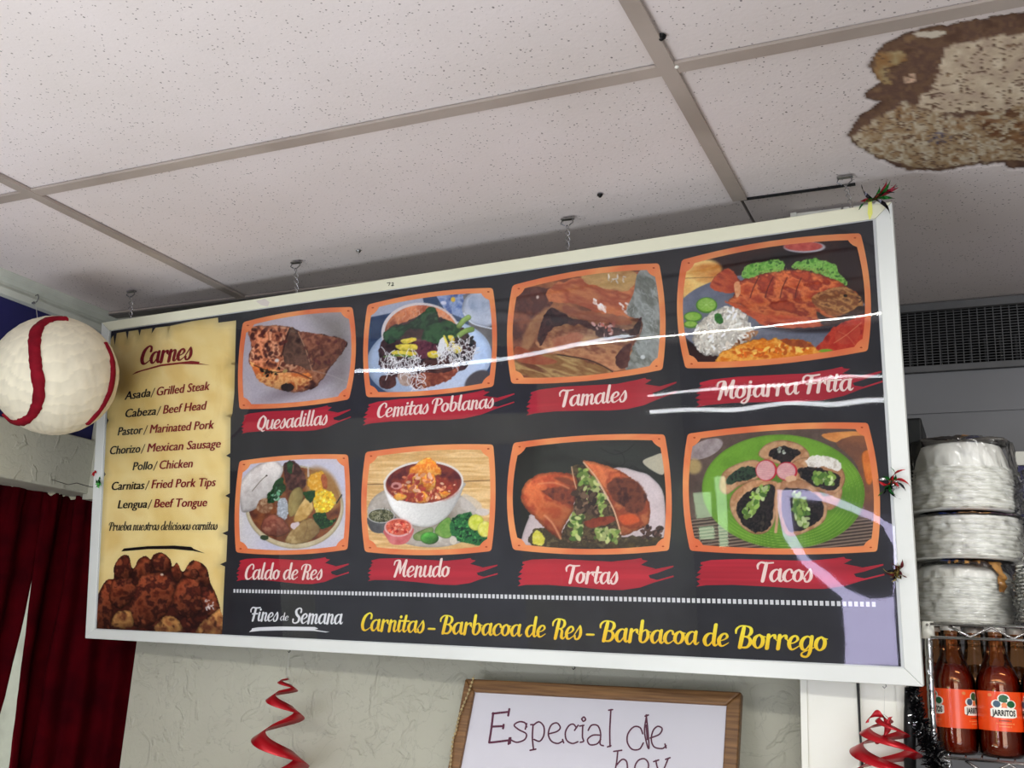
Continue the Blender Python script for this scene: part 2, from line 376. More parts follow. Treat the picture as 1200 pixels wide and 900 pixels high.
# the water-stained tile: colour of the stain and the relief of its peeling flakes
n0, n1 = 290, 320
gx = np.linspace(-.361+.003, .855, n1); gy = np.linspace(1.2044, 2.30, n0)
GX, GY = np.meshgrid(gx, gy)
def pxof(P):   # world minus eye -> photo pixels, used to read measured outlines
    q = np.stack([P@RIGHT, -(P@UP), P@fwd], -1); return 600+FPX*q[..., 0]/q[..., 2], 450+FPX*q[..., 1]/q[..., 2]
PX, PY = pxof(np.stack([GX, GY, np.full_like(GX, H)], -1))
sx, sy = (PX-900)*4, PY*4
p = Pic(sx, sy, 5); p.C[:] = (226, 216, 212)
outl = [(560, 205), (490, 265), (465, 320), (500, 370), (520, 400), (480, 420), (448, 445), (455, 475), (520, 492), (450, 530), (400, 590), (365, 640), (400, 690), (480, 730), (560, 780), (640, 810), (760, 818), (900, 805), (1000, 785), (1100, 778), (1130, 805), (1400, 800), (1600, 650), (1700, 300), (1600, 20), (1200, 72), (1000, 98), (700, 150)]
wx, wy = p.wob(10); sd = polysd(wx, wy, outl)
p.put(sd, [(98, 74, 62), (122, 96, 76), (104, 80, 70), (140, 112, 84)], sc=60, soft=5)
crk = np.abs(fbm(sx/80, sy/44, 3, 5)-.5); crk2 = np.abs(fbm(sx/50, sy/24, 9, 4)-.5)
flake = sm(.004, .022, crk)*sm(.003, .018, crk2)
def zone(pts, cols, amt, soft=40, thr=0):
    m = (1-sm(-soft, soft, polysd(wx, wy, pts)))*amt; m = sm(.35, .6, m*(.45+fbm(sx/70, sy/22, 21)*1.15))*flake
    col = p.pal(cols, 50); p.C[:] = p.C*(1-m[..., None])+col*m[..., None]; return m
f1 = zone([(840, 240), (1000, 200), (1400, 150), (1500, 520), (1200, 540), (960, 520), (780, 545), (700, 500), (780, 400)], [(222, 208, 184), (205, 188, 162), (190, 170, 150)], 1.05)
f2 = zone([(520, 560), (640, 490), (900, 570), (1200, 500), (1500, 600), (1400, 760), (1000, 770), (760, 800), (600, 770), (400, 690), (400, 640)], [(190, 176, 150), (160, 132, 98), (205, 195, 172), (150, 118, 84)], 1.1)
f3 = zone([(500, 260), (640, 250), (660, 300), (560, 330), (580, 410), (500, 390)], [(176, 160, 120), (150, 110, 70)], .9, 15)
p.specks([(640, 370), (690, 360), (690, 395), (640, 400)], 6, 10, [(200, 170, 145)], asp=2)
p.poly([(700, 165), (820, 160), (815, 188), (700, 192)], [(214, 205, 188)], wb=6)
p.specks([(740, 640), (800, 620), (880, 640), (860, 680), (760, 690)], 70, 3.5, [(70, 66, 90), (110, 104, 120)], asp=1.8, op=.7)
p.specks([(1000, 540), (1400, 520), (1400, 700), (1050, 690)], 60, 9, [(112, 76, 54), (130, 96, 66)], asp=3, rot=-.25, op=.8)
halo = np.maximum(0, 1-np.abs(sd-26)/9)*sm(0, .5, fbm(sx/60, sy/40, 2)-.2)*.35*(sy > 560)
edge = np.exp(-(sd/9.)**2)
C0 = p.C*(1-.25*edge[..., None])
stain = np.clip((1-sm(-6, 2, sd)), 0, 1)
C0 = C0*(1-halo[..., None])+np.array((150, 120, 92))*halo[..., None]; stain = np.maximum(stain, halo)
fz = np.clip(f1+f2+f3, 0, 1)*(sd < 0)
zz = H+.004+CZ - fz*.0012 + (sd < 0)*(.0018+.0010*fbm(sx/60, sy/30, 14)) - .003*np.exp(-((GX-.1)/.5)**2-((GY-1.45)/.2)**2)
st = grid_mesh('ceiling_tile', np.stack([GX, GY, zz], -1), stain_m, ceil, C0, True, stain)
st['label'] = 'ceiling tile with brown water stain and flaking cream surface'
# the notch beside the pillar head and the crack are the joint between this sheet and its cut neighbour
boxo('crack_filler', (-.358, 1.642, H-.0005), (-.17, 1.6465, H+.003), dark_m, ceil)['label'] = 'black ragged joint in the ceiling'
boxo('wall_angle', (-2.03, 1.803, H-.004), (-.29, 1.83, H+.003), mat('dark_wall_angle', (112, 108, 104), .6), ceil)
boxo('wall_angle', (-2.034, -1.85, H-.006), (-2.026, 1.83, H+.003), black_m, ceil)
# small marks hanging below the ceiling
for (px, py, r, mm, lab) in ((420, 295.5, .003, steel, 'small silver screw head in the ceiling above the sign'), (703, 230, .0032, black_m, 'small black peg stub in the ceiling over the sign'), (775, 45, .004, black_m, 'black screw beside the ceiling grid bar near the top edge'), (793, 78, .0038, pillar_m, 'white plastic plug at the crossing of ceiling grid bars')):
    q = pt(px, py, Z=H-.001); m = MB(); m.ball(q, r, 8, .8); m.lathe((q.x, q.y, q.z), [(r*1.7, .0035), (r*1.5, .001), (r*.6, 0)], 8)
    tag(m.build('ceiling_screw', mm, None, True), lab, 'screw')

# ------------------------------------------------------------------ setting: walls
def struct(o): o['kind'] = 'structure'; return o
struct(boxo('floor', (-3.4, -2.2, -CZ-.03), (2.1, 2.6, -CZ), floor_m))
struct(boxo('wall_back', (-1.79, 1.835, -CZ), (-.235, 1.95, H+.09), stucco))
struct(boxo('wall_back_header', (-2.03, 1.835, .305), (-1.785, 1.95, H+.09), stucco))
wall_left = struct(boxo('wall_left', (-2.16, -.6, .448), (-2.032, 1.95, H+.09), blue_m))
struct(boxo('wall_left_near', (-2.16, -2.2, -CZ), (-2.03, -.6, H+.09), stucco))
beam = struct(boxo('trim_2', (-2.16, -.6, .318), (-2.015, 1.96, .452), stucco, None, .004))
m = MB()
pr = [(-2.028, .726), (-2.016, .728), (-2.012, .742), (-2.018, .75), (-2.018, .757), (-2.004, .764), (-1.998, .78), (-1.998, H+.002), (-2.05, H+.002), (-2.05, .726)]
for y in (-1.85, 1.835): m.v += [(a, y, b+CZ) for a, b in pr]
n = len(pr)
for i in range(n): m.f.append((i, (i+1) % n, n+(i+1) % n, n+i)); m.m.append(0)
struct(m.build('trim_1', white_trim))
struct(boxo('wall_beyond', (-3.3, -.4, -CZ), (-3.2, 3.2, H), mat('pale_lit_hall_wall', (232, 236, 214), .7)))
area('beyond_fill', (-2.7, 1.2, .55), (.4, .8), 60, (0, 0, 0), (1, 1, .93))  # added light that brightens the wall past the curtain slit
# pillar at the right end of the plaster wall
pil = empty('trim_3', W(-.21, 1.77, -CZ)); struct(pil)
for a, b in ((-.289, -.203), (-.2, -.1335)):
    boxo('board', (a, 1.722, -CZ), (b, 1.742, H-.002), pillar_m, pil, .0015)
boxo('bead_strip', (-.289, 1.7185, -CZ), (-.279, 1.7235, H-.002), pillar_m, pil)
boxo('bead_strip', (-.147, 1.7185, -CZ), (-.1345, 1.7235, H-.002), pillar_m, pil)
m = MB(); m.tube([pt(1003, 780, Y=1.712), pt(1005, 805, Y=1.712), pt(1006.5, 830, Y=1.713), pt(1008, 860, Y=1.714), pt(1010.5, 886, Y=1.714), pt(1011, 925, Y=1.714)], .0017)
tag(m.build('cable', cable_m, None, True), 'thin black cable running down the seam of the white pillar', 'cable')
# kitchen side behind
struct(boxo('wall_kitchen', (-.32, 2.3, -CZ), (2.1, 2.4, .619), greywall))
struct(boxo('wall_kitchen_panel', (-.32, 2.296, .529), (2.1, 2.3, .616), greywall))
struct(boxo('wall_kitchen_panel', (-.32, 2.296, .30), (2.1, 2.3, .5255), greywall))
struct(boxo('wall_kitchen_duct', (-.32, 2.39, .6), (2.1, 2.45, H+.09), dark_m))
struct(boxo('wall_kitchen_end', (-.36, 1.95, -CZ), (-.30, 2.45, H+.09), greywall))
struct(boxo('wall_front', (-2.2, -2.3, -CZ), (.32, -2.2, H+.09), mat('dim_front_wall', (96, 96, 104), .8)))
struct(boxo('wall_right', (2.07, -2.2, -CZ), (2.12, 2.45, H+.09), greywall))
g = empty('return_air_grille', W(.5, 2.3, .62), 'grey wire mesh air grille under the ceiling at right', 'air grille')
gm = mat('dusty_grille_metal', (120, 120, 120), .5, metal=.3)
for a, b in (((-.30, 2.288, .757), (2.05, 2.3, .7735)), ((-.30, 2.288, .6195), (2.05, 2.3, .632))): boxo('frame_rail', a, b, gm, g)
m = MB(); r = random.Random(3)
k = 0; z = .636
while z < .757: m.box((-.30, 2.303, z+CZ), (2.05, 2.3055, z+.0012+CZ)); z += .0062
x = -.295
while x < 2.04: m.box((x, 2.301, .63+CZ), (x+.0016, 2.3035, .76+CZ)); x += .0155
o = m.build('wire_mesh', gm, g); o['kind'] = 'stuff'
m = MB()
for i in range(76): # coil fins seen through the mesh
    x = -.29+i*.03; m.box((x, 2.33, .625+CZ), (x+.004, 2.385, .70+CZ))
o = m.build('coil_fins', mat('dusty_fins', (70, 70, 70), .8), g); o['kind'] = 'stuff'
# ------------------------------------------------------------------ the menu sign
STL = np.array([-1.8720532, 1.6690020, .69624]); STR = np.array([-.1084758, 1.5558221, .6960662]); SBL = np.array([-1.8655506, 1.7549561, -.0237304])
SU = STR-STL; SW = np.linalg.norm(SU); SU /= SW; SV = SBL-STL; SV -= SU*(SV@SU); SH = np.linalg.norm(SV); SV /= SH
SN = np.cross(SV, SU); SN /= np.linalg.norm(SN)
if SN@(STL) > 0: SN = -SN        # towards the room
PR = -.003                       # printed panel lies 3 mm behind the rail faces
def uv(px, py, off=PR):
    d = ray(px, py); o = STL+SN*off; s = (o@SN)/(d@SN); q = d*s-o; return q@SU, q@SV
def UV(pts, off=PR): return np.array([uv(a, b, off) for a, b in pts])
def S3(u, v, off=0):
    u = np.asarray(u, float)[..., None]; v = np.asarray(v, float)[..., None]
    return STL+SU*u+SV*v+SN*off+np.array([0, 0, CZ])
sign = empty('menu_sign', Vector(S3(SW/2, SH, -.02)), 'long framed menu sign with eight food pictures hanging from the ceiling', 'sign')
iq = UV([(127.8, 387.3), (1025.8, 256.0), (1059.5, 783), (110.5, 737.5)], 0)
oq = np.array([(0, 0), (SW, 0), (SW, SH), (0, SH)])
DEP = .014; cream_rail = mat('pale_cream_rail', (232, 231, 206), .35, spec=.6, nscale=3, col2=(222, 221, 192))  # top rail gets a creamier tone than the other rails
def slab(name, quad, z0, z1, mats, parent, bv=0):
    m = MB(); m.v = [tuple(S3(a, b, z0)) for a, b in quad]+[tuple(S3(a, b, z1)) for a, b in quad]; n = len(quad)
    m.f = [tuple(range(n)), tuple(range(n, 2*n))[::-1]]+[(i, n+i, n+(i+1) % n, (i+1) % n) for i in range(n)]; m.m = [0]*(n+2)
    me_o = m.build(name, mats, parent); me_o.data.update()
    b = bmesh.new(); b.from_mesh(me_o.data); bmesh.ops.recalc_face_normals(b, faces=b.faces); b.to_mesh(me_o.data); b.free()
    if bv: bevel(me_o, bv, 2)
    return me_o
for i, lab in enumerate(('top rail', 'right rail', 'bottom rail', 'left rail')):
    j = (i+1) % 4; q = [oq[i], oq[j], iq[j], iq[i]]
    g_ = .0006; cx = np.mean(q, 0); q = [p+(cx-p)/np.linalg.norm(cx-p)*g_*.3 for p in q]
    rail_ = slab('frame_rail', q, -DEP, 0, cream_rail if i == 0 else alu, sign, .0012)
    a, b = iq[i], iq[j]; cen = iq.mean(0); t = .0035
    ia = a+(cen-a)/np.linalg.norm(cen-a)*t*1.3; ib = b+(cen-b)/np.linalg.norm(cen-b)*t*1.3
    slab('inner_lip', [a, b, ib, ia], -.0045, -.0018, alu, rail_)
slab('back_panel', oq+np.array([(.003, .003), (-.003, .003), (-.003, -.003), (.003, -.003)]), -DEP+.001, -.006, alu, sign)
# --- printed ground: dark charcoal sheet
nu, nv = 220, 90
A = np.linspace(0, 1, nu); B = np.linspace(0, 1, nv); AA, BB = np.meshgrid(A, B)
def bil(q, a, b): return (q[0]*(1-a[..., None])+q[1]*a[..., None])*(1-b[..., None])+(q[3]*(1-a[..., None])+q[2]*a[..., None])*b[..., None]
G = bil(iq, AA, BB); nn = fbm(G[..., 0]*30, G[..., 1]*24, 4)
base = np.array((50, 50, 53))*(.86+.28*nn)[..., None]
grid_mesh('printed_sheet', S3(G[..., 0], G[..., 1], PR), ink, sign, base)

def flat(name, polys, parent, col, off, px=True, shade=None, mats=None):
    """flat print: polygons (lists of photo pixels or sheet coordinates), each possibly concave, on the sheet"""
    V = []; F = []
    from mathutils.geometry import tessellate_polygon
    for P in polys:
        b = len(V); q = UV(P) if px else np.asarray(P, float)
        tri = tessellate_polygon([[Vector((a, c, 0)) for a, c in q]])
        V += list(q); F += [tuple(i+b for i in t) for t in tri]
    V = np.array(V); me = bpy.data.meshes.new(name); P3 = S3(V[:, 0], V[:, 1], PR+off)
    FF = []
    for a, b_, c in F:   # face the room
        nrm = np.cross(P3[b_]-P3[a], P3[c]-P3[a]); FF.append((a, b_, c) if nrm@SN > 0 else (a, c, b_))
    me.from_pydata([tuple(x) for x in P3], [], FF); me.update()
    cc = np.tile(np.array(col, float), (len(V), 1))
    if shade is not None: cc = shade(V, cc)
    set_col(me, cc); return link(name, me, mats or ink, parent)

# --- parchment
par = [(127.8, 402), (131, 396), (133, 393), (134.5, 405), (137, 390.3), (147.5, 388.7), (149.3, 398.5), (151, 388.3), (162, 386.7), (163.6, 393.5), (165.5, 386.3), (178.6, 384.6), (177.6, 391), (182.5, 384), (195.6, 382.5), (197, 391.5), (199.8, 381.9), (225, 376.5), (255.5, 372.2), (256, 378.2), (276.8, 375.5), (276.2, 400), (275.6, 424), (269.5, 426), (275.4, 428.5), (274.8, 460), (272.4, 484.5), (264.5, 487.5), (270.5, 490), (270.3, 505), (270, 531), (265, 534), (269.8, 536.5), (269.5, 560), (269.3, 578), (264, 581), (268.8, 583.5), (268, 600), (267.2, 622), (260.5, 625), (266.5, 627.5), (266, 640), (265.2, 658), (258, 661.3), (263.8, 664), (262, 700), (260.3, 742.5), (185, 739.5), (111, 737.3), (112.5, 700), (114.5, 660), (117, 656), (115.5, 652), (119, 600), (121, 560), (124, 556), (122, 552), (124, 500), (127.5, 492.5), (124.2, 487), (126, 440)]
# colour varies over the paper, so build it as a fine grid cut to the outline's bounding columns
pq = UV(par)
def shade_par(V, c):
    n = fbm(V[:, 0]*14, V[:, 1]*14, 3); return c*(.9+.2*n)[:, None]
def dense_poly(poly, step):
    out = []
    for i in range(len(poly)):
        a, b = np.array(poly[i]), np.array(poly[(i+1) % len(poly)]); k = max(1, int(np.linalg.norm(b-a)/step))
        out += [a+(b-a)*t/k for t in range(k)]
    return out
bm = bmesh.new(); vs = [bm.verts.new((a, b, 0)) for a, b in pq]; bm.faces.new(vs)
bmesh.ops.triangulate(bm, faces=bm.faces[:])
for ax in (0, 1):
    lo, hi = pq[:, ax].min(), pq[:, ax].max(); k = int((hi-lo)/.012)
    for i in range(1, k):
        co = [0, 0, 0]; no = [0, 0, 0]; co[ax] = lo+(hi-lo)*i/k; no[ax] = 1
        bmesh.ops.bisect_plane(bm, geom=bm.verts[:]+bm.edges[:]+bm.faces[:], plane_co=co, plane_no=no)
me = bpy.data.meshes.new('parchment'); bm.to_mesh(me); bm.free()
V = np.array([v.co[:2] for v in me.vertices]); P3 = S3(V[:, 0], V[:, 1], PR+.0003)
for v, q in zip(me.vertices, P3): v.co = q
pc = Pic(V[:, 0]*100, V[:, 1]*100, 8); pc.C = pc.pal([(236, 206, 128), (246, 222, 150), (252, 232, 168), (242, 214, 140)], 9, 1.5, .5).copy()
ev = np.minimum.reduce([polysd(V[:, 0], V[:, 1], pq)*-1]); pc.C *= (1-.12*(1-sm(0, .02, ev)))[:, None]
set_col(me, pc.C); me.update()
if me.polygons[0].normal @ Vector(SN) < 0: me.flip_normals()
link('parchment', me, ink, sign)['label'] = 'yellow parchment panel listing meats'

# --- the eight framed pictures
def outline(co, mid, rc, n=10):
    """bulging four-sided outline; co corners, mid edge middles (T R B L), rounded corners"""
    co = np.asarray(co, float); mid = np.asarray(mid, float); pts = []
    for i in range(4):
        a, b, m = co[i], co[(i+1) % 4], mid[i]; ctl = 2*m-(a+b)/2
        L = np.linalg.norm(b-a); t0 = rc/L
        for k in range(n+1):
            t = t0+(1-2*t0)*k/n; pts.append((1-t)**2*a+2*t*(1-t)*ctl+t*t*b)
        # rounded corner at b
        nxt = co[(i+2) % 4]; mm = mid[(i+1) % 4]; ctl2 = 2*mm-(b+nxt)/2; t1 = rc/np.linalg.norm(nxt-b)
        p0 = pts[-1]; p1 = (1-t1)**2*b+2*t1*(1-t1)*ctl2+t1*t1*nxt
        for k in range(1, 4): t = k/4; pts.append((1-t)**2*p0+2*t*(1-t)*b+t*t*p1)
    return np.array(pts)
def inner(co, mid, wd, nt, n=10):
    """inner edge of the border with a little notch at each corner"""
    co = np.asarray(co, float); mid = np.asarray(mid, float); cen = co.mean(0)
    ic = []
    for i in range(4):
        a = co[i-1]-co[i]; b = co[(i+1) % 4]-co[i]; a = a/np.linalg.norm(a); b = b/np.linalg.norm(b); ic.append(co[i]+(a+b)*wd)
    im = [m+(cen-m)/np.linalg.norm(cen-m)*wd for m in mid]; ic = np.array(ic); im = np.array(im); pts = []
    for i in range(4):
        a, b, m = ic[i], ic[(i+1) % 4], im[i]; ctl = 2*m-(a+b)/2; L = np.linalg.norm(b-a); t0 = nt/L
        for k in range(n+1):
            t = t0+(1-2*t0)*k/n; pts.append((1-t)**2*a+2*t*(1-t)*ctl+t*t*b)
        nxt = ic[(i+2) % 4]; e0 = (b-a)/L; e1 = (nxt-b)/np.linalg.norm(nxt-b); p0 = pts[-1]; p1 = b+e1*nt
        q = b-e0*nt+e1*nt
        for k, t in ((1, .25), (2, .5), (3, .75)):
            c = (1-t)**2*p0+2*t*(1-t)*(p0*.35+q*.15+b*.5-(e0-e1)*nt*.30)+t*t*p1; pts.append(c)
    return np.array(pts)
def picture(org, sc, co, mid, wd, paint, label, seed):
    T = lambda P: np.asarray(P, float)/sc+np.array(org)
    O = outline(T(co), T(mid), 16/4.5); I = inner(T(co), T(mid), wd/sc, 36/4.5)
    Ou = UV(O); Iu = UV(I)
    # print area: grid over the inner area slightly under the border
    cq = UV(T(co)); mq = UV(T(mid)); nx, ny = int(np.linalg.norm(T(co)[1]-T(co)[0])*1.35), int(np.linalg.norm(T(co)[3]-T(co)[0])*1.35)
    s, t = np.meshgrid(np.linspace(0, 1, nx), np.linspace(0, 1, ny))
    sh = wd/sc*.5/ nx*1.35
    s = sh+(1-2*sh)*s; t = sh+(1-2*sh)*t
    def q2(a, m, b, k): c = 2*m-(a+b)/2; k = k[..., None]; return (1-k)**2*a+2*k*(1-k)*c+k*k*b
    top, rgt, bot, lft = q2(cq[0], mq[0], cq[1], s), q2(cq[1], mq[1], cq[2], t), q2(cq[3], mq[2], cq[2], s), q2(cq[0], mq[3], cq[3], t)
    s_, t_ = s[..., None], t[..., None]
    Gq = (1-t_)*top+t_*bot+(1-s_)*lft+s_*rgt-bil(np.array(cq), s, t)
    P3 = S3(Gq[..., 0], Gq[..., 1], PR+.0003); px, py = pxof(P3-np.array([0, 0, CZ]))
    pic = Pic((px-org[0])*sc, (py-org[1])*sc, seed); paint(pic)
    pic.C *= (.95+.1*fbm(px/1.3, py/1.3, seed, 2))[..., None]
    grid_mesh('food_picture', P3[::-1], ink, sign, pic.C[::-1])['label'] = label
    # border ring
    n = len(O); V = np.concatenate([Ou, Iu]); P3 = S3(V[:, 0], V[:, 1], PR+.0006)
    me = bpy.data.meshes.new('picture_border'); F = [(i, (i+1) % n, n+(i+1) % n, n+i) for i in range(n)]
    nrm = np.cross(P3[1]-P3[0], P3[n]-P3[0])
    if nrm@SN < 0: F = [f[::-1] for f in F]
    me.from_pydata([tuple(x) for x in P3], [], F); me.update()
    u = V[:, 0]; v = V[:, 1]; k = np.clip(fbm(u*22+seed*5, v*22, seed)*2-.5, 0, 1)[:, None]
    set_col(me, np.array((230, 124, 78))*(1-k)+np.array((246, 170, 106))*k); link('picture_border', me, ink, sign)
    # small corner marks
    Tc = T(co); cen = Tc.mean(0); ms = []
    for i in range(4):
        a = Tc[i]+(cen-Tc[i])/np.linalg.norm(cen-Tc[i])*wd/sc*1.25; ms.append([(a[0]+1.6*math.cos(q)+.2, a[1]+.9*math.sin(q)) for q in (0, 1, 2, 3, 4, 5)])
    [flat('corner_mark', [q_], sign, (178, 74, 34), .0008) for q_ in ms]

DG = [(30, 62, 34), (46, 88, 44), (20, 42, 26)]; LG = [(120, 160, 60), (160, 190, 84), (84, 130, 50)]
def paint_quesadilla(p):
    p.C = p.pal([(198, 190, 196), (186, 178, 182)], 300).copy(); p.put(polysd(p.X, p.Y, [(430, 90), (800, 80), (800, 600), (640, 640), (560, 300)]), [(150, 142, 138), (132, 124, 118)], sc=200, soft=140)
    p.ell(470, 560, 300, 60, [(120, 105, 108)], op=.6, soft=50, rot=-.35)
    p.poly([(160, 225), (200, 208), (400, 213), (450, 240), (600, 262), (728, 292), (718, 350), (640, 450), (560, 560), (500, 590), (400, 598), (300, 572), (215, 530), (180, 455), (155, 410), (172, 330), (155, 265)], [(92, 48, 34), (182, 110, 70), (216, 150, 108), (150, 84, 56), (226, 172, 132), (104, 56, 40)], sc=70, wb=8, light=(-1, -.3, .18), edge=(16, .35))
    p.poly([(445, 245), (600, 265), (722, 294), (712, 350), (640, 440), (560, 470), (530, 460), (490, 350)], [(120, 74, 54), (158, 104, 76), (100, 60, 46), (176, 124, 92)], sc=60, wb=3, light=(-.4, -1, .15))
    p.poly([(395, 225), (440, 245), (500, 350), (525, 470), (440, 440), (370, 430), (360, 330)], [(84, 60, 48), (126, 92, 72), (64, 44, 36)], sc=50, wb=6)
    p.line([(448, 246), (492, 350), (526, 465)], 6, (206, 156, 120)); p.line([(398, 225), (372, 300), (352, 380)], 12, (52, 28, 22), op=.7)
    p.specks([(175, 225), (390, 225), (350, 400), (280, 440), (180, 410)], 46, 11, [(76, 32, 26), (98, 46, 34), (60, 28, 24)], soft=5, op=.8)
    p.specks([(460, 260), (700, 300), (620, 440), (520, 440)], 30, 10, [(90, 44, 44), (110, 64, 48)], soft=6, op=.6)
    p.poly([(160, 415), (240, 450), (380, 480), (520, 490), (500, 560), (400, 590), (300, 570), (215, 530), (180, 460)], [(226, 140, 66), (196, 104, 50), (244, 190, 120), (160, 80, 44)], sc=46, wb=8, light=(0, -1, .2))
    p.line([(190, 440), (300, 480), (420, 478), (520, 520)], 10, (80, 42, 30), op=.8)
    p.specks([(225, 465), (370, 455), (380, 500), (250, 505)], 16, 8, [(30, 24, 16), (60, 44, 24), (170, 150, 90)])
    p.ell(385, 570, 42, 26, [(38, 30, 24), (60, 44, 34)], wb=4); p.ell(322, 412, 14, 12, (230, 222, 214), soft=5)
    p.line([(530, 470), (640, 500), (740, 540)], 8, (190, 184, 176), op=.5, soft=6)
def paint_cemita(p):
    p.C[:] = (64, 84, 112); p.poly([(120, 120), (420, 90), (440, 170), (120, 240)], [(176, 182, 196)], curve=False, soft=4)
    p.poly([(120, 232), (330, 190), (330, 330), (120, 380)], [(58, 80, 112), (46, 62, 92)], curve=False, soft=4)
    p.poly([(500, 100), (680, 90), (680, 250), (560, 200)], [(96, 124, 178), (170, 186, 214), (74, 96, 150)], sc=40, curve=False)
    p.ell(605, 130, 14, 16, (228, 190, 60)); p.ell(548, 150, 18, 12, (226, 226, 236))
    p.poly([(660, 100), (840, 90), (840, 420), (700, 300)], [(130, 126, 124), (110, 106, 104)], curve=False)
    p.ell(790, 180, 135, 110, [(206, 212, 222), (180, 188, 202)], edge=(20, .2)); p.ell(785, 150, 95, 65, [(160, 172, 190), (196, 204, 216)])
    p.line([(668, 210), (720, 270), (830, 300)], 10, (224, 230, 238))
    p.ell(465, 480, 370, 235, [(196, 212, 232), (182, 200, 224)], rot=-.12, edge=(26, .14), light=(.6, -1, .06)); p.ell(560, 560, 230, 120, [(220, 226, 238)], rot=-.4, soft=30, op=.5)
    p.ell(750, 610, 90, 60, (90, 84, 84), rot=-.6, soft=10)
    p.ell(415, 330, 232, 182, [(226, 218, 214)], rot=.02); p.ell(418, 330, 216, 168, [(184, 104, 68), (208, 140, 96), (150, 76, 52)], sc=50, light=(.3, -1, .15))
    p.strings([(260, 230), (520, 170), (620, 240), (400, 240)], 40, 34, 3, [(230, 190, 160)], op=.7)
    p.poly([(200, 340), (260, 280), (420, 230), (560, 240), (700, 330), (740, 440), (640, 560), (400, 600), (200, 560), (170, 450)], [(48, 36, 36), (84, 56, 56), (36, 30, 32)], sc=50, wb=14)
    p.poly([(195, 330), (240, 295), (340, 268), (420, 215), (455, 180), (500, 175), (515, 230), (520, 300), (440, 310), (360, 300), (300, 350), (250, 390), (205, 375)], [(36, 72, 44), (54, 96, 58), (24, 50, 34), (70, 112, 72)], sc=48, wb=8, light=(-.6, -1, .2), edge=(14, .3))
    p.poly([(440, 300), (540, 255), (620, 270), (640, 330), (560, 380), (460, 390), (420, 370)], [(32, 66, 40), (58, 100, 58), (22, 44, 30)], sc=34, wb=8)
    for a, b in (((640, 285), (695, 235)), ((640, 340), (715, 305))): p.line([a, ((a[0]+b[0])/2, (a[1]+b[1])/2-8), b], 34, [(138, 168, 84), (168, 194, 108)], light=(-.5, -1, .2), edge=(9, .3))
    p.poly([(370, 360), (480, 380), (520, 420), (450, 470), (380, 470), (350, 410)], [(86, 44, 58), (120, 66, 76), (64, 34, 44)], sc=24, wb=5)
    for q in ([(270, 395), (380, 390), (400, 415), (370, 430), (290, 425)], [(250, 430), (380, 435), (390, 455), (330, 465), (260, 460)], [(455, 440), (500, 430), (535, 455), (500, 475), (460, 468)], [(545, 350), (560, 345), (590, 420), (575, 430)], [(575, 340), (610, 345), (612, 380), (590, 385)], [(600, 385), (640, 400), (660, 430), (630, 450), (600, 430)], [(300, 365), (380, 352), (388, 372), (320, 390)]):
        p.poly(q, [(232, 204, 60), (244, 226, 104), (206, 190, 60)], sc=20, wb=3, edge=(5, .2), light=(0, -1, .12))
    p.line([(200, 465), (300, 455), (380, 470)], 12, [(92, 134, 62)], op=.9)
    p.poly([(180, 580), (260, 570), (270, 630), (230, 655), (175, 640)], [(96, 58, 50), (64, 38, 34)], sc=24, wb=4); p.poly([(280, 570), (350, 560), (360, 630), (300, 630)], [(170, 140, 124), (206, 186, 170)], sc=20, wb=4)
    p.poly([(360, 580), (520, 540), (640, 520), (600, 590), (480, 640), (380, 650)], [(170, 92, 62), (126, 62, 44), (196, 120, 84)], sc=36, wb=6, light=(0, -1, .2))
    p.poly([(430, 490), (580, 475), (640, 510), (560, 560), (420, 550)], [(70, 44, 40), (100, 64, 54)], sc=30, wb=6)
    W_ = [(240, 238, 236), (226, 224, 224), (250, 248, 246)]
    p.strings([(180, 450), (400, 460), (440, 500), (420, 640), (350, 640), (340, 560), (200, 560)], 120, 52, 4.5, W_)
    p.strings([(520, 420), (680, 350), (740, 400), (720, 500), (600, 520), (500, 480)], 130, 40, 4.5, W_)
    p.poly([(520, 380), (550, 350), (560, 410), (545, 440), (515, 440)], [(236, 236, 236)], wb=3)
    p.specks([(670, 340), (720, 340), (720, 400), (680, 400)], 14, 7, [(30, 28, 30)])
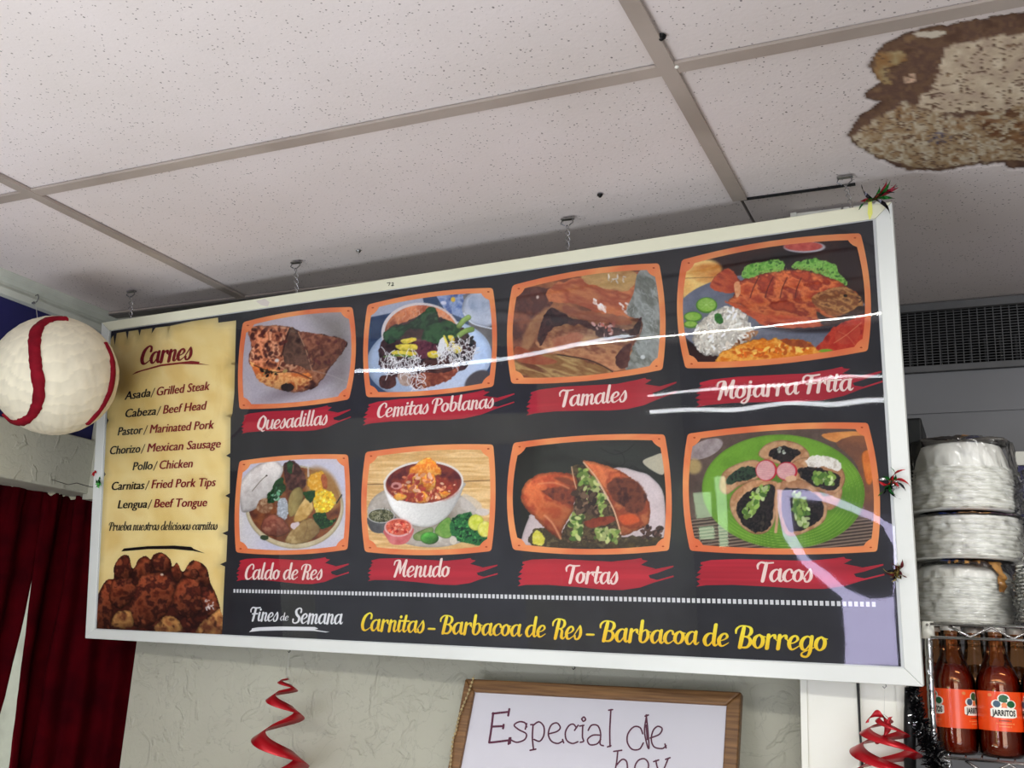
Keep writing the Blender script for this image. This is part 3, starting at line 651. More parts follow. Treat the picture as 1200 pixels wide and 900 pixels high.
def paint_tamal(p):
    p.C = p.pal([(96, 58, 46), (140, 84, 58), (176, 116, 74), (120, 72, 56)], 110, 1.4, .5).copy()
    p.poly([(105, 250), (260, 210), (320, 260), (230, 420), (150, 560), (105, 600)], [(120, 74, 62), (90, 54, 50), (150, 94, 70)], sc=70, wb=8)
    p.poly([(130, 520), (170, 400), (250, 330), (300, 310), (250, 420), (200, 520), (150, 560)], [(180, 134, 94), (150, 100, 70)], sc=50, soft=18, wb=8)
    p.poly([(300, 200), (500, 150), (760, 130), (740, 260), (700, 380), (560, 350), (420, 300), (280, 280)], [(190, 98, 62), (212, 134, 86), (166, 84, 58), (200, 130, 84)], sc=60, sx=3, rot=.25, wb=10)
    p.poly([(480, 130), (740, 125), (700, 230), (560, 210), (470, 180)], [(186, 152, 96), (204, 168, 110), (170, 124, 74)], sc=50, sx=2, wb=8)
    p.poly([(760, 125), (880, 110), (885, 640), (690, 645), (700, 560), (760, 470), (775, 390), (690, 350), (730, 240)], [(142, 146, 138), (170, 174, 168), (118, 122, 112), (156, 158, 148)], sc=50, rot=.9, sx=2)
    p.strings([(690, 300), (860, 180), (860, 480), (720, 600)], 60, 40, 3, [(206, 210, 206), (188, 190, 184)], op=.6)
    p.specks([(520, 260), (600, 320), (570, 340), (520, 300)], 18, 7, [(250, 236, 226), (240, 210, 190)], asp=2.4, rot=.8)
    p.specks([(660, 290), (700, 290), (690, 350), (670, 340)], 8, 5, [(250, 236, 226)], asp=2.4, rot=.8); p.specks([(590, 140), (690, 150), (680, 190), (600, 190)], 12, 4, [(220, 214, 200)], asp=3)
    p.poly([(105, 590), (330, 560), (480, 600), (620, 660), (300, 700), (110, 660)], [(170, 136, 82), (140, 96, 58), (196, 166, 108), (120, 74, 50)], sc=40, sx=4, rot=.3, wb=6)
    p.poly([(110, 520), (220, 560), (330, 600), (260, 620), (120, 600)], [(156, 78, 54), (176, 104, 72)], sc=40)
    p.poly([(280, 330), (310, 318), (420, 370), (560, 400), (700, 380), (765, 372), (760, 430), (720, 540), (690, 630), (630, 655), (500, 600), (330, 560), (230, 530), (218, 480), (250, 400)], [(150, 98, 70), (184, 136, 96), (126, 76, 58), (200, 160, 116)], sc=54, sx=2, rot=.25, wb=9, light=(-.2, 1, .22))
    p.poly([(275, 335), (310, 318), (360, 350), (470, 385), (560, 410), (700, 430), (765, 372), (770, 400), (740, 470), (640, 480), (540, 470), (520, 430), (400, 410), (300, 430), (240, 520), (222, 500), (240, 420)], [(50, 30, 34), (78, 46, 46), (40, 24, 30)], sc=40, wb=12)
    p.poly([(360, 300), (460, 330), (600, 350), (700, 370), (720, 400), (640, 410), (540, 390), (430, 370), (370, 345)], [(168, 108, 76), (146, 84, 62), (186, 128, 92)], sc=40, sx=3, rot=.2, wb=6)
    p.poly([(300, 480), (420, 440), (470, 470), (420, 520), (320, 530)], [(170, 96, 70), (190, 132, 100)], sc=40, wb=10, soft=14)
    p.poly([(640, 560), (720, 500), (700, 620), (670, 640), (640, 620)], [(78, 44, 44), (112, 70, 62)], sc=30, wb=8)
    p.specks([(500, 400), (640, 400), (700, 450), (560, 470)], 30, 7, [(190, 110, 96), (70, 36, 44), (214, 170, 160)], asp=2)
    p.line([(330, 565), (480, 590), (560, 620), (620, 655)], 9, (60, 36, 34)); p.ell(780, 578, 14, 13, (226, 230, 226), soft=6); p.ell(225, 262, 9, 11, (226, 206, 190), soft=5)
def paint_mojarra(p):
    p.C[:] = (34, 26, 28); p.C = p.pal([(30, 24, 26), (60, 36, 32), (40, 28, 30)], 120).copy()
    p.poly([(75, 215), (180, 195), (250, 230), (240, 300), (190, 350), (80, 400)], [(232, 176, 92), (250, 220, 140), (212, 140, 62)], sc=60, rot=-.1, sx=3, soft=16); p.line([(85, 285), (230, 280)], 4, (120, 80, 50))
    p.ell(610, 148, 96, 26, (196, 196, 200)); p.ell(605, 145, 88, 22, [(190, 70, 62), (214, 104, 90)], sc=16); p.ell(800, 215, 90, 70, [(48, 30, 30)], soft=20)
    p.ell(480, 470, 440, 205, [(122, 128, 144), (140, 146, 162), (104, 110, 128)], sc=150, rot=.05); p.ell(460, 500, 400, 165, [(100, 104, 116), (122, 126, 138)], rot=.05, op=.7, soft=14)
    lo = [(84, 150, 52), (126, 190, 78), (160, 214, 104), (56, 110, 38)]
    p.poly([(330, 280), (350, 240), (420, 215), (490, 198), (525, 215), (520, 250), (430, 270), (370, 285)], lo, sc=16, wb=14, soft=3); p.poly([(560, 240), (590, 212), (660, 205), (740, 225), (770, 265), (800, 300), (790, 318), (720, 290), (640, 260)], lo, sc=16, wb=14, soft=3)
    fish = [(195, 320), (215, 280), (275, 240), (320, 285), (345, 290), (420, 268), (520, 250), (620, 250), (720, 280), (800, 320), (850, 360), (868, 400), (860, 450), (800, 470), (740, 485), (690, 495), (600, 500), (500, 505), (420, 480), (370, 440), (330, 400), (270, 400), (300, 350), (230, 345)]
    p.ell(640, 490, 240, 40, (46, 40, 46), soft=16)
    p.poly(fish, [(170, 62, 32), (204, 96, 50), (228, 130, 70), (150, 50, 30), (188, 78, 40)], sc=38, sx=1.8, rot=.25, wb=6, light=(0, -1, .16), edge=(12, .3))
    p.poly([(196, 320), (216, 282), (275, 242), (318, 286), (300, 346), (232, 346)], [(176, 62, 34), (206, 96, 52), (144, 46, 30)], sc=22, sx=4, rot=.4, wb=4)
    p.poly([(300, 310), (325, 300), (330, 350), (310, 370)], [(226, 152, 96), (240, 190, 140)], sc=12)
    p.poly([(255, 385), (330, 400), (420, 440), (600, 450), (660, 470), (680, 495), (560, 505), (430, 492), (350, 440)], [(186, 72, 40), (212, 104, 60), (150, 52, 34)], sc=30, sx=3, rot=.15, wb=6)
    for k in range(4): p.line([(410+k*62, 278+k*2), (385+k*64, 330), (372+k*66, 370)], 7, (96, 34, 22), op=.85)
    for k in range(26): x = 420+k*12; p.line([(x, 262-abs(13-k)*-.3), (x-10, 236+abs(k-15)*1.2)], 3, random.Random(k).choice([(200, 100, 60), (150, 50, 34), (226, 140, 90)]))
    p.poly([(640, 370), (690, 340), (780, 320), (850, 360), (868, 410), (850, 450), (760, 460), (690, 430), (650, 400)], [(176, 112, 60), (130, 76, 44), (206, 150, 84), (104, 60, 40)], sc=24, sx=2, rot=.3, wb=5)
    p.poly([(660, 430), (740, 460), (870, 400), (868, 460), (760, 490), (690, 492)], [(50, 36, 34), (80, 52, 42)], sc=24, wb=5); p.ell(790, 362, 10, 8, (40, 26, 22)); p.line([(840, 370), (862, 378), (850, 390)], 6, (60, 34, 26))
    for k in range(4): p.line([(600+k*10, 310), (585+k*10, 350), (595+k*10, 390)], 3, (236, 160, 96), op=.6)
    for cx, cy, rx, ry in ((120, 455, 42, 24), (110, 488, 34, 18), (180, 404, 48, 36)):
        p.ell(cx, cy, rx, ry, (84, 140, 44)); p.ell(cx, cy-2, rx-6, ry-5, [(168, 206, 96), (140, 190, 70)], sc=14)
    for k in range(8): q = k*PI/4; p.line([(180, 402), (180+36*math.cos(q), 402+26*math.sin(q))], 2.5, (214, 232, 160), op=.8)
    rice = [(215, 430), (260, 410), (320, 420), (360, 460), (385, 520), (375, 560), (300, 600), (210, 625), (150, 610), (120, 560), (140, 490), (180, 450)]
    p.poly(rice, [(206, 200, 184), (226, 220, 206), (180, 172, 156)], sc=12, wb=8, light=(-.5, -1, .12), edge=(20, .25)); p.specks(rice, 300, 5, [(246, 242, 230), (214, 206, 192), (188, 180, 164), (236, 232, 218)], asp=2.6, soft=1)
    p.poly([(215, 445), (240, 440), (255, 470), (240, 490), (218, 475)], [(62, 140, 50), (36, 92, 34)], sc=10, wb=4); p.specks([(330, 550), (400, 500), (400, 550), (300, 610), (240, 630)], 40, 5, [(120, 74, 44), (180, 130, 90)], asp=2)
    p.poly([(230, 640), (260, 600), (370, 560), (480, 548), (600, 555), (670, 590), (760, 610), (680, 660), (215, 690)], [(238, 160, 40), (224, 128, 28), (248, 190, 84), (206, 104, 28)], sc=28, sx=2, wb=10, edge=(8, .25)); p.specks([(300, 600), (600, 570), (640, 600), (300, 640)], 80, 6, [(250, 200, 100), (212, 110, 30)], asp=2.4)
    p.poly([(500, 555), (600, 556), (650, 590), (560, 585)], [(150, 70, 34), (190, 100, 46)], sc=18, wb=6)
    p.poly([(690, 560), (740, 500), (820, 465), (880, 450), (890, 610), (760, 610), (660, 600)], [(186, 52, 36), (206, 74, 50), (160, 40, 32)], sc=36, wb=6); p.ell(800, 530, 60, 44, [(210, 96, 66), (186, 60, 44)], rot=-.4); p.line([(740, 570), (800, 530), (860, 480)], 5, (232, 170, 120), op=.7); p.line([(760, 520), (800, 540), (840, 590)], 4, (232, 170, 120), op=.6)
    p.ell(705, 604, 34, 9, (132, 180, 54)); p.ell(205, 600, 70, 24, (70, 74, 84), rot=.5, op=0)
def paint_caldo(p):
    p.C = p.pal([(226, 222, 214), (214, 210, 216), (204, 204, 222)], 300).copy()
    p.ell(425, 395, 290, 246, [(222, 210, 176), (206, 190, 150)], rot=.05, edge=(14, .2)); p.ell(425, 385, 272, 226, [(118, 66, 44), (150, 90, 52), (96, 52, 40)], sc=70, rot=.05); p.ell(590, 290, 100, 150, [(168, 124, 70), (186, 146, 90)], rot=-.5, soft=30, sc=60)
    p.poly([(105, 260), (190, 160), (300, 120), (355, 160), (350, 210), (280, 330), (210, 400), (130, 430), (108, 390)], [(214, 206, 198), (228, 222, 214), (198, 188, 180)], sc=70, light=(-.3, -1, .1), edge=(20, .2)); p.line([(178, 302), (230, 240), (265, 210)], 6, (112, 100, 80)); p.ell(262, 212, 7, 6, (70, 60, 50))
    p.poly([(200, 400), (230, 350), (290, 350), (290, 420), (230, 430)], [(176, 140, 106), (140, 94, 66), (200, 168, 130)], sc=24, wb=5)
    p.poly([(365, 150), (400, 125), (450, 150), (490, 210), (495, 270), (460, 300), (400, 300), (370, 250), (360, 190)], [(96, 56, 54), (66, 40, 40), (124, 80, 70)], sc=34, wb=9)
    p.poly([(380, 140), (405, 125), (425, 160), (410, 200), (385, 190)], [(58, 92, 56), (36, 64, 40)], sc=16, wb=4); p.line([(420, 150), (415, 190)], 8, (150, 90, 84))
    p.poly([(290, 280), (350, 220), (370, 260), (360, 320), (300, 370), (265, 360)], DG+[(70, 120, 84)], sc=18, wb=12)
    p.specks([(270, 320), (340, 300), (340, 350), (290, 370)], 26, 5, [(120, 186, 140), (30, 80, 44), (190, 214, 196)], asp=2.4)
    p.poly([(330, 360), (370, 345), (390, 400), (380, 460), (345, 475), (325, 440)], [(214, 216, 220), (160, 166, 170), (234, 236, 240)], sc=14, wb=5)
    p.poly([(395, 330), (420, 290), (460, 278), (480, 320), (470, 370), (430, 440), (395, 450), (385, 390)], [(172, 154, 98), (150, 130, 78), (186, 170, 116)], sc=50, light=(-.8, 0, .2), edge=(10, .3))
    p.poly([(420, 475), (440, 410), (495, 335), (520, 350), (538, 400), (500, 460), (450, 485)], [(216, 180, 106), (196, 156, 86), (232, 200, 132)], sc=50, edge=(8, .25), wb=2)
    p.poly([(235, 480), (290, 435), (350, 460), (395, 510), (390, 550), (330, 570), (260, 560), (232, 530)], [(164, 104, 80), (130, 72, 58), (190, 132, 104)], sc=40, wb=6, light=(0, -1, .16), edge=(12, .3))
    p.poly([(370, 600), (400, 540), (450, 490), (520, 460), (565, 490), (572, 540), (520, 590), (440, 615)], [(176, 150, 100), (154, 124, 78), (196, 172, 122)], sc=50, light=(-.6, -.6, .12), edge=(9, .3), wb=3); p.line([(480, 580), (500, 520), (495, 480)], 5, (130, 100, 64))
    p.poly([(400, 500), (440, 482), (455, 495), (420, 530)], (222, 206, 206), wb=3)
    p.poly([(498, 250), (520, 205), (570, 185), (600, 200), (600, 270), (560, 310), (510, 290)], [(240, 190, 66), (226, 166, 46), (246, 210, 110)], sc=20, wb=7, edge=(8, .25)); p.poly([(580, 215), (605, 205), (620, 250), (615, 290), (590, 280)], [(190, 110, 66), (160, 84, 50)], sc=14, wb=4)
    corn = [(545, 320), (590, 290), (640, 310), (668, 360), (650, 400), (610, 430), (560, 425), (535, 380)]
    p.poly(corn, [(240, 200, 50), (226, 180, 40)], sc=14, wb=5); p.specks(corn, 110, 7, [(250, 222, 70), (236, 190, 40), (252, 234, 110)], asp=1.2, soft=1.5)
    p.poly([(480, 310), (540, 300), (545, 340), (520, 370), (490, 340)], DG, sc=14, wb=8); p.poly([(540, 440), (600, 430), (620, 470), (670, 460), (668, 475), (620, 510), (580, 520), (545, 480)], DG+[(80, 130, 60)], sc=14, wb=12); p.line([(672, 372), (690, 345), (702, 325)], 10, (60, 58, 44))
    p.ell(250, 575, 26, 16, (60, 76, 50), wb=5); p.line([(505, 150), (507, 215)], 12, (228, 224, 220), op=.7)
def paint_menudo(p):
    p.C = p.pal([(232, 196, 136), (244, 214, 158), (216, 176, 112), (238, 206, 148)], 26, 12, .02).copy()
    p.line([(60, 305), (300, 300), (760, 282)], 7, (130, 96, 60)); p.line([(60, 150), (400, 146), (760, 140)], 3, (206, 166, 108)); p.line([(60, 370), (120, 368)], 3, (180, 140, 90))
    p.ell(390, 470, 300, 165, [(206, 198, 186), (190, 180, 166), (220, 214, 204)], rot=.12, edge=(14, .15)); p.ell(380, 450, 240, 120, [(176, 164, 150)], op=.5, soft=20)
    p.ell(400, 470, 170, 66, (120, 104, 84), op=.6, soft=30)
    p.poly([(178, 310), (190, 360), (225, 440), (290, 500), (370, 528), (440, 522), (510, 478), (565, 400), (596, 330), (598, 290), (400, 240), (200, 270)], [(226, 224, 216), (238, 236, 230)], sc=200, light=(-1, -.2, .08), edge=(16, .12))
    p.ell(389, 295, 212, 116, (238, 234, 226), rot=-.06); p.ell(389, 297, 202, 107, [(116, 44, 40), (140, 60, 44), (96, 36, 40)], sc=40, rot=-.06)
    p.ell(389, 330, 190, 74, [(176, 74, 44), (150, 56, 40), (206, 110, 64)], sc=26, soft=16, wb=10)
    for q in ([(320, 310), (310, 240), (340, 200), (390, 165), (440, 170), (470, 210), (480, 250), (430, 270), (380, 300)], [(380, 260), (440, 250), (450, 320), (400, 340)], [(330, 360), (380, 340), (420, 370), (400, 400), (350, 395)], [(470, 350), (510, 335), (530, 355), (490, 380)], [(225, 370), (260, 345), (300, 370), (280, 395), (240, 388)], [(300, 310), (350, 300), (360, 340), (320, 350)]):
        p.poly(q, [(240, 166, 50), (226, 130, 46), (248, 196, 90), (214, 120, 60)], sc=26, wb=8, edge=(7, .3), light=(0, -1, .15))
    p.specks([(220, 340), (300, 250), (560, 260), (560, 320), (480, 380), (300, 390)], 90, 8, [(206, 120, 84), (236, 170, 120), (180, 72, 56), (240, 196, 160)], asp=1.8)
    p.ell(245, 312, 30, 20, (214, 150, 140), wb=3); p.ell(243, 314, 16, 10, (130, 50, 46), wb=2)
    p.poly([(92, 480), (96, 520), (120, 555), (170, 562), (230, 530), (238, 470)], [(110, 110, 108), (84, 84, 84)], sc=40); p.ell(165, 470, 74, 40, (196, 196, 190)); p.ell(165, 470, 68, 35, [(74, 78, 50), (104, 104, 70), (52, 56, 38)], sc=14); p.strings([(110, 450), (210, 445), (225, 480), (130, 500)], 70, 22, 3, [(150, 148, 110), (60, 64, 40), (184, 180, 150)])
    p.poly([(183, 540), (195, 590), (225, 622), (285, 620), (320, 590), (330, 530)], [(206, 104, 104), (224, 140, 136)], sc=40); p.ell(256, 532, 76, 50, (232, 190, 184)); p.ell(256, 530, 68, 43, [(206, 84, 58), (226, 120, 90), (176, 52, 46)], sc=14); p.specks([(200, 510), (310, 510), (310, 560), (210, 560)], 70, 5, [(240, 170, 140), (180, 50, 44), (232, 120, 90)])
    def lime(cx, cy, rx, ry, rot): p.ell(cx, cy, rx, ry, [(70, 130, 50), (96, 156, 60)], rot=rot, edge=(8, .3)); p.ell(cx, cy-5, rx*.82, ry*.7, [(170, 192, 106), (146, 176, 84)], rot=rot, sc=14)
    p.poly([(445, 555), (480, 500), (530, 480), (540, 570), (500, 590)], [(108, 160, 66), (150, 184, 96)], sc=20, edge=(8, .3)); p.poly([(335, 570), (390, 540), (435, 530), (440, 560), (400, 600), (345, 600)], [(150, 168, 106), (112, 140, 70)], sc=20, edge=(8, .3))
    p.ell(420, 588, 50, 34, [(60, 132, 50), (110, 176, 80)], light=(-.5, -1, .3), edge=(10, .3))
    p.poly([(535, 500), (570, 460), (630, 450), (650, 500), (690, 540), (730, 580), (720, 615), (640, 618), (570, 600), (530, 560)], [(30, 92, 50), (54, 130, 66), (18, 62, 38)], sc=14, wb=12); p.specks([(540, 480), (630, 460), (720, 600), (560, 600)], 60, 6, [(80, 160, 80), (20, 60, 34)], asp=1.6)
    p.ell(545, 600, 20, 24, (222, 214, 196)); p.ell(665, 505, 42, 44, [(206, 214, 60), (232, 232, 120)], sc=20, edge=(8, .2)); p.ell(712, 540, 40, 44, [(226, 222, 84), (240, 236, 150)], sc=20, edge=(8, .2)); p.ell(700, 450, 40, 20, (220, 210, 200), wb=4)
    p.poly([(600, 350), (690, 400), (690, 450), (620, 450), (580, 420)], [(214, 206, 196)], op=.7, soft=10)
def paint_torta(p):
    p.C = p.pal([(54, 58, 54), (40, 42, 40), (66, 70, 66)], 160, 3).copy()
    p.poly([(90, 120), (200, 110), (180, 620), (90, 640)], [(34, 34, 34)], op=.7, soft=20); p.poly([(330, 110), (860, 95), (860, 270), (560, 230), (380, 200)], [(62, 66, 62), (50, 52, 50)], sc=60, sx=5, soft=16)
    for pts in ([(530, 150), (590, 180), (650, 170), (700, 130)], [(540, 210), (600, 240), (650, 230), (640, 180), (600, 160)], [(620, 250), (660, 270), (690, 240), (720, 260)]): p.line(pts, 5, (26, 28, 28), op=.8)
    p.poly([(740, 220), (790, 190), (850, 180), (850, 280), (800, 270)], [(196, 190, 166)], soft=4)
    p.poly([(135, 600), (170, 500), (200, 470), (560, 260), (720, 268), (790, 300), (850, 390), (850, 600), (790, 640), (420, 645), (150, 640)], [(222, 208, 206), (206, 190, 188)], sc=120, edge=(14, .12))
    p.poly([(180, 640), (200, 560), (300, 560), (420, 600), (700, 590), (840, 600), (840, 650), (400, 650)], [(92, 80, 52), (66, 56, 44), (130, 120, 80)], sc=30, wb=10)
    p.poly([(380, 250), (440, 228), (480, 270), (540, 360), (600, 460), (640, 560), (600, 625), (480, 628), (360, 620), (340, 560), (390, 470), (400, 350)], [(74, 60, 44), (104, 88, 60), (56, 44, 36), (130, 104, 74)], sc=26, wb=10)
    p.poly([(130, 400), (150, 330), (220, 280), (320, 270), (400, 290), (415, 345), (400, 400), (390, 470), (340, 560), (330, 610), (270, 570), (200, 500), (150, 450)], [(196, 92, 52), (214, 122, 72), (176, 74, 46), (206, 110, 62)], sc=80, wb=4, light=(-.4, -.7, .16), edge=(22, .3))
    p.poly([(230, 360), (300, 345), (390, 340), (410, 400), (380, 440), (320, 420), (260, 390)], [(112, 52, 44), (150, 74, 50), (90, 42, 40)], sc=34, wb=8, soft=9); p.line([(220, 330), (300, 325), (370, 352)], 14, (234, 160, 110), soft=8, op=.7); p.poly([(290, 300), (360, 295), (410, 330), (380, 345)], (120, 62, 46), soft=10, op=.8)
    p.line([(250, 490), (290, 530), (330, 605)], 16, (232, 166, 118), soft=8, op=.8)
    p.poly([(440, 215), (520, 225), (620, 260), (700, 310), (750, 370), (780, 440), (770, 530), (700, 570), (640, 590), (620, 555), (590, 460), (550, 370), (500, 300)], [(190, 96, 58), (212, 126, 78), (164, 78, 52), (200, 106, 62)], sc=70, wb=5, light=(.2, -1, .12), edge=(18, .28))
    p.poly([(560, 330), (640, 290), (730, 330), (760, 400), (740, 480), (660, 470), (620, 420), (570, 380)], [(92, 48, 40), (130, 70, 50), (72, 40, 38)], sc=40, wb=14, soft=10); p.poly([(620, 490), (700, 480), (730, 520), (650, 540)], [(226, 110, 56), (206, 86, 46)], sc=30, soft=10)
    p.line([(445, 222), (510, 300), (560, 390), (600, 470), (632, 580)], 9, (232, 190, 150))
    p.line([(385, 245), (395, 300), (408, 352)], 7, (226, 180, 140))
    for reg, n in (([(420, 240), (470, 250), (540, 360), (560, 480), (530, 500), (470, 400), (430, 320)], 60), ([(380, 490), (440, 480), (440, 600), (380, 610)], 45), ([(510, 560), (620, 560), (610, 620), (500, 610)], 40)):
        p.specks(reg, n, 11, [(120, 150, 70), (160, 180, 96), (74, 104, 48), (190, 196, 130)], asp=1.9, soft=3)
    p.specks([(400, 370), (500, 380), (520, 480), (420, 480)], 60, 12, [(70, 52, 44), (108, 84, 68), (54, 40, 36), (136, 106, 84)], asp=1.6); p.poly([(455, 515), (580, 490), (600, 520), (500, 550), (460, 545)], [(126, 50, 36), (160, 72, 50)], sc=20, wb=5)
    p.poly([(190, 580), (215, 560), (250, 600), (240, 640), (190, 630)], [(214, 206, 70), (232, 224, 120)], sc=18, wb=5, soft=4); p.specks([(740, 540), (840, 550), (830, 600), (740, 600)], 36, 9, [(90, 66, 58), (60, 46, 44), (130, 96, 84)])
    p.ell(350, 455, 120, 0.1+160, (0, 0, 0), op=0)
def paint_taco(p):
    p.C = p.pal([(90, 74, 66), (120, 100, 88)], 80).copy()
    yy = (p.Y+.12*p.X); st_ = (np.sin(yy/2.4)*.5+.5)[..., None]; m = ((p.Y > 540)[..., None])
    p.C = np.where(m, np.array((64, 52, 46))*(1-st_)+np.array((150, 130, 112))*st_, p.C)
    p.ell(180, 220, 90, 40, [(180, 168, 164), (150, 136, 134)], rot=-.4, sc=30); p.ell(130, 300, 40, 40, [(214, 190, 120)], op=.7, soft=16)
    p.poly([(720, 150), (900, 140), (925, 190), (840, 195), (760, 185)], [(214, 140, 74), (236, 170, 96)], sc=40, sx=2); p.poly([(780, 190), (950, 180), (975, 500), (900, 520), (880, 300)], [(150, 100, 70), (120, 82, 66)], sc=60)
    p.poly([(900, 240), (940, 225), (960, 300), (945, 380), (920, 375), (905, 310)], [(236, 150, 70), (214, 120, 54)], sc=40, sx=.5, edge=(8, .25))
    p.ell(540, 415, 375, 262, [(110, 158, 50), (124, 172, 58), (100, 148, 44)], sc=200, rot=.06, edge=(10, .12))
    for k in range(7):
        rr = .99-.045*k
        a = [(540+375*rr*math.cos(q)-.06*262*rr*math.sin(q), 415+262*rr*math.sin(q)+.06*375*rr*math.cos(q)) for q in np.linspace(-.6, 2.6, 16)]; p.line(a, 2.6, (168, 206, 96), op=.75, soft=2)
        a = [(x, y+5) for x, y in a]; p.line(a, 2.4, (74, 116, 34), op=.6, soft=2)
    p.ell(560, 430, 250, 150, (70, 104, 36), op=.5, soft=50)
    sh = [(196, 150, 108), (214, 172, 130), (178, 128, 88), (206, 160, 118)]; fil = [(34, 30, 30), (54, 46, 42), (24, 22, 24), (70, 62, 52)]
    def gr(reg, n, sz=9): p.specks(reg, n, sz, [(124, 156, 70), (160, 190, 96), (84, 120, 52), (196, 210, 150)], asp=1.7)
    p.poly([(425, 250), (450, 205), (500, 182), (560, 180), (620, 200), (660, 240), (655, 290), (600, 300), (500, 285)], sh, sc=60, edge=(10, .25)); p.poly([(470, 235), (520, 210), (580, 215), (620, 240), (590, 265), (560, 290), (500, 270)], fil, sc=24, wb=8); p.specks([(510, 215), (560, 215), (560, 245), (515, 245)], 10, 5, [(206, 210, 196), (150, 160, 140)])
    p.poly([(245, 400), (260, 330), (320, 290), (400, 268), (440, 290), (430, 350), (340, 390), (280, 430)], sh, sc=60, edge=(10, .25)); p.poly([(280, 350), (330, 310), (400, 295), (420, 345), (350, 370), (285, 385)], [(38, 48, 40), (60, 84, 60), (28, 34, 32)], sc=16, wb=8)
    p.poly([(570, 300), (620, 260), (720, 265), (800, 300), (825, 350), (810, 400), (770, 440), (700, 410), (600, 370)], sh, sc=60, edge=(10, .25)); p.poly([(600, 320), (660, 300), (760, 320), (805, 350), (790, 400), (740, 410), (640, 370)], fil, sc=22, wb=8); gr([(670, 330), (770, 330), (760, 380), (690, 380)], 40, 10)
    p.poly([(640, 270), (690, 252), (760, 258), (805, 290), (790, 318), (720, 305), (650, 300)], [(232, 226, 212), (246, 242, 232), (206, 196, 180)], sc=16, wb=12)
    p.poly([(700, 440), (760, 430), (810, 400), (800, 460), (760, 500), (720, 490)], sh, sc=40, edge=(8, .2))
    p.poly([(295, 450), (330, 400), (400, 362), (470, 362), (520, 380), (515, 470), (498, 560), (460, 605), (400, 610), (340, 570), (300, 510)], sh, sc=60, edge=(8, .25), light=(0, -1, .06))
    p.poly([(330, 470), (370, 420), (440, 385), (500, 390), (498, 480), (486, 560), (450, 598), (400, 600), (350, 560), (325, 510)], fil, sc=24, wb=6); gr([(420, 395), (480, 390), (440, 450), (400, 530), (350, 540), (370, 460)], 60, 9)
    p.poly([(520, 380), (600, 355), (680, 390), (735, 450), (742, 510), (720, 560), (650, 600), (580, 622), (540, 600), (520, 520)], sh, sc=60, edge=(8, .25))
    p.poly([(535, 410), (590, 400), (660, 410), (720, 460), (725, 520), (690, 560), (620, 595), (560, 595), (535, 520)], fil, sc=24, wb=6); gr([(590, 410), (640, 440), (660, 510), (650, 580), (610, 560), (580, 500)], 70, 9)
    p.line([(505, 600), (512, 520), (508, 430), (522, 380)], 16, [(226, 184, 142), (200, 152, 112)], soft=4)
    for cx in (462, 556):
        p.ell(cx, 318 if cx < 500 else 322, 50, 50 if cx < 500 else 44, (196, 40, 60)); p.ell(cx-3, 318 if cx < 500 else 322, 44, 46 if cx < 500 else 39, [(226, 180, 176), (214, 160, 160)], sc=20)
        for k in range(7): p.line([(cx-36, 292+k*9), (cx+34, 286+k*9)], 2.2, (240, 214, 206), op=.8)
    p.poly([(548, 350), (590, 340), (600, 360), (560, 372)], [(226, 190, 150)], wb=3)
PICS = [((260, 340), 5, [(125, 188), (766, 99), (746, 640), (104, 697)], [(448, 122), (786, 370), (430, 684), (97, 440)], 27, paint_quesadilla, 'printed picture of a folded browned tortilla'),
 ((410, 325), 5, [(105, 160), (838, 62), (842, 640), (98, 702)], [(470, 88), (863, 350), (475, 690), (79, 430)], 28, paint_cemita, 'printed picture of an open sandwich with greens and shredded cheese'),
 ((580, 290), 4.5, [(93, 200), (866, 84), (884, 645), (88, 718)], [(480, 117), (900, 365), (480, 705), (64, 460)], 30, paint_tamal, 'printed picture of unwrapped brown tamales'),
 ((780, 250), 3.75, [(72, 205), (857, 88), (888, 605), (88, 681)], [(460, 122), (901, 350), (480, 664), (51, 440)], 26, paint_mojarra, 'printed picture of a fried whole fish with rice and lime'),
 ((260, 515), 5, [(104, 126), (740, 88), (737, 645), (84, 662)], [(420, 92), (753, 370), (412, 675), (77, 400)], 27, paint_caldo, 'printed picture of beef soup with corn and squash'),
 ((410, 500), 4.5, [(84, 134), (757, 94), (747, 656), (80, 660)], [(420, 98), (769, 380), (410, 678), (61, 400)], 28, paint_menudo, 'printed picture of a white bowl of red tripe soup with limes'),
 ((580, 490), 4.2864, [(94, 124), (853, 82), (874, 665), (92, 661)], [(470, 86), (888, 380), (480, 686), (61, 400)], 29, paint_torta, 'printed picture of a halved toasted sandwich roll'),
 ((780, 470), 3.914, [(102, 150), (928, 100), (970, 690), (113, 686)], [(520, 106), (981, 400), (540, 704), (79, 420)], 28, paint_taco, 'printed picture of tacos on a green plate')]
for k, (org, sc, co, mid, wd, fn, lab) in enumerate(PICS): picture(org, sc, co, mid, wd, fn, lab, 11+k)

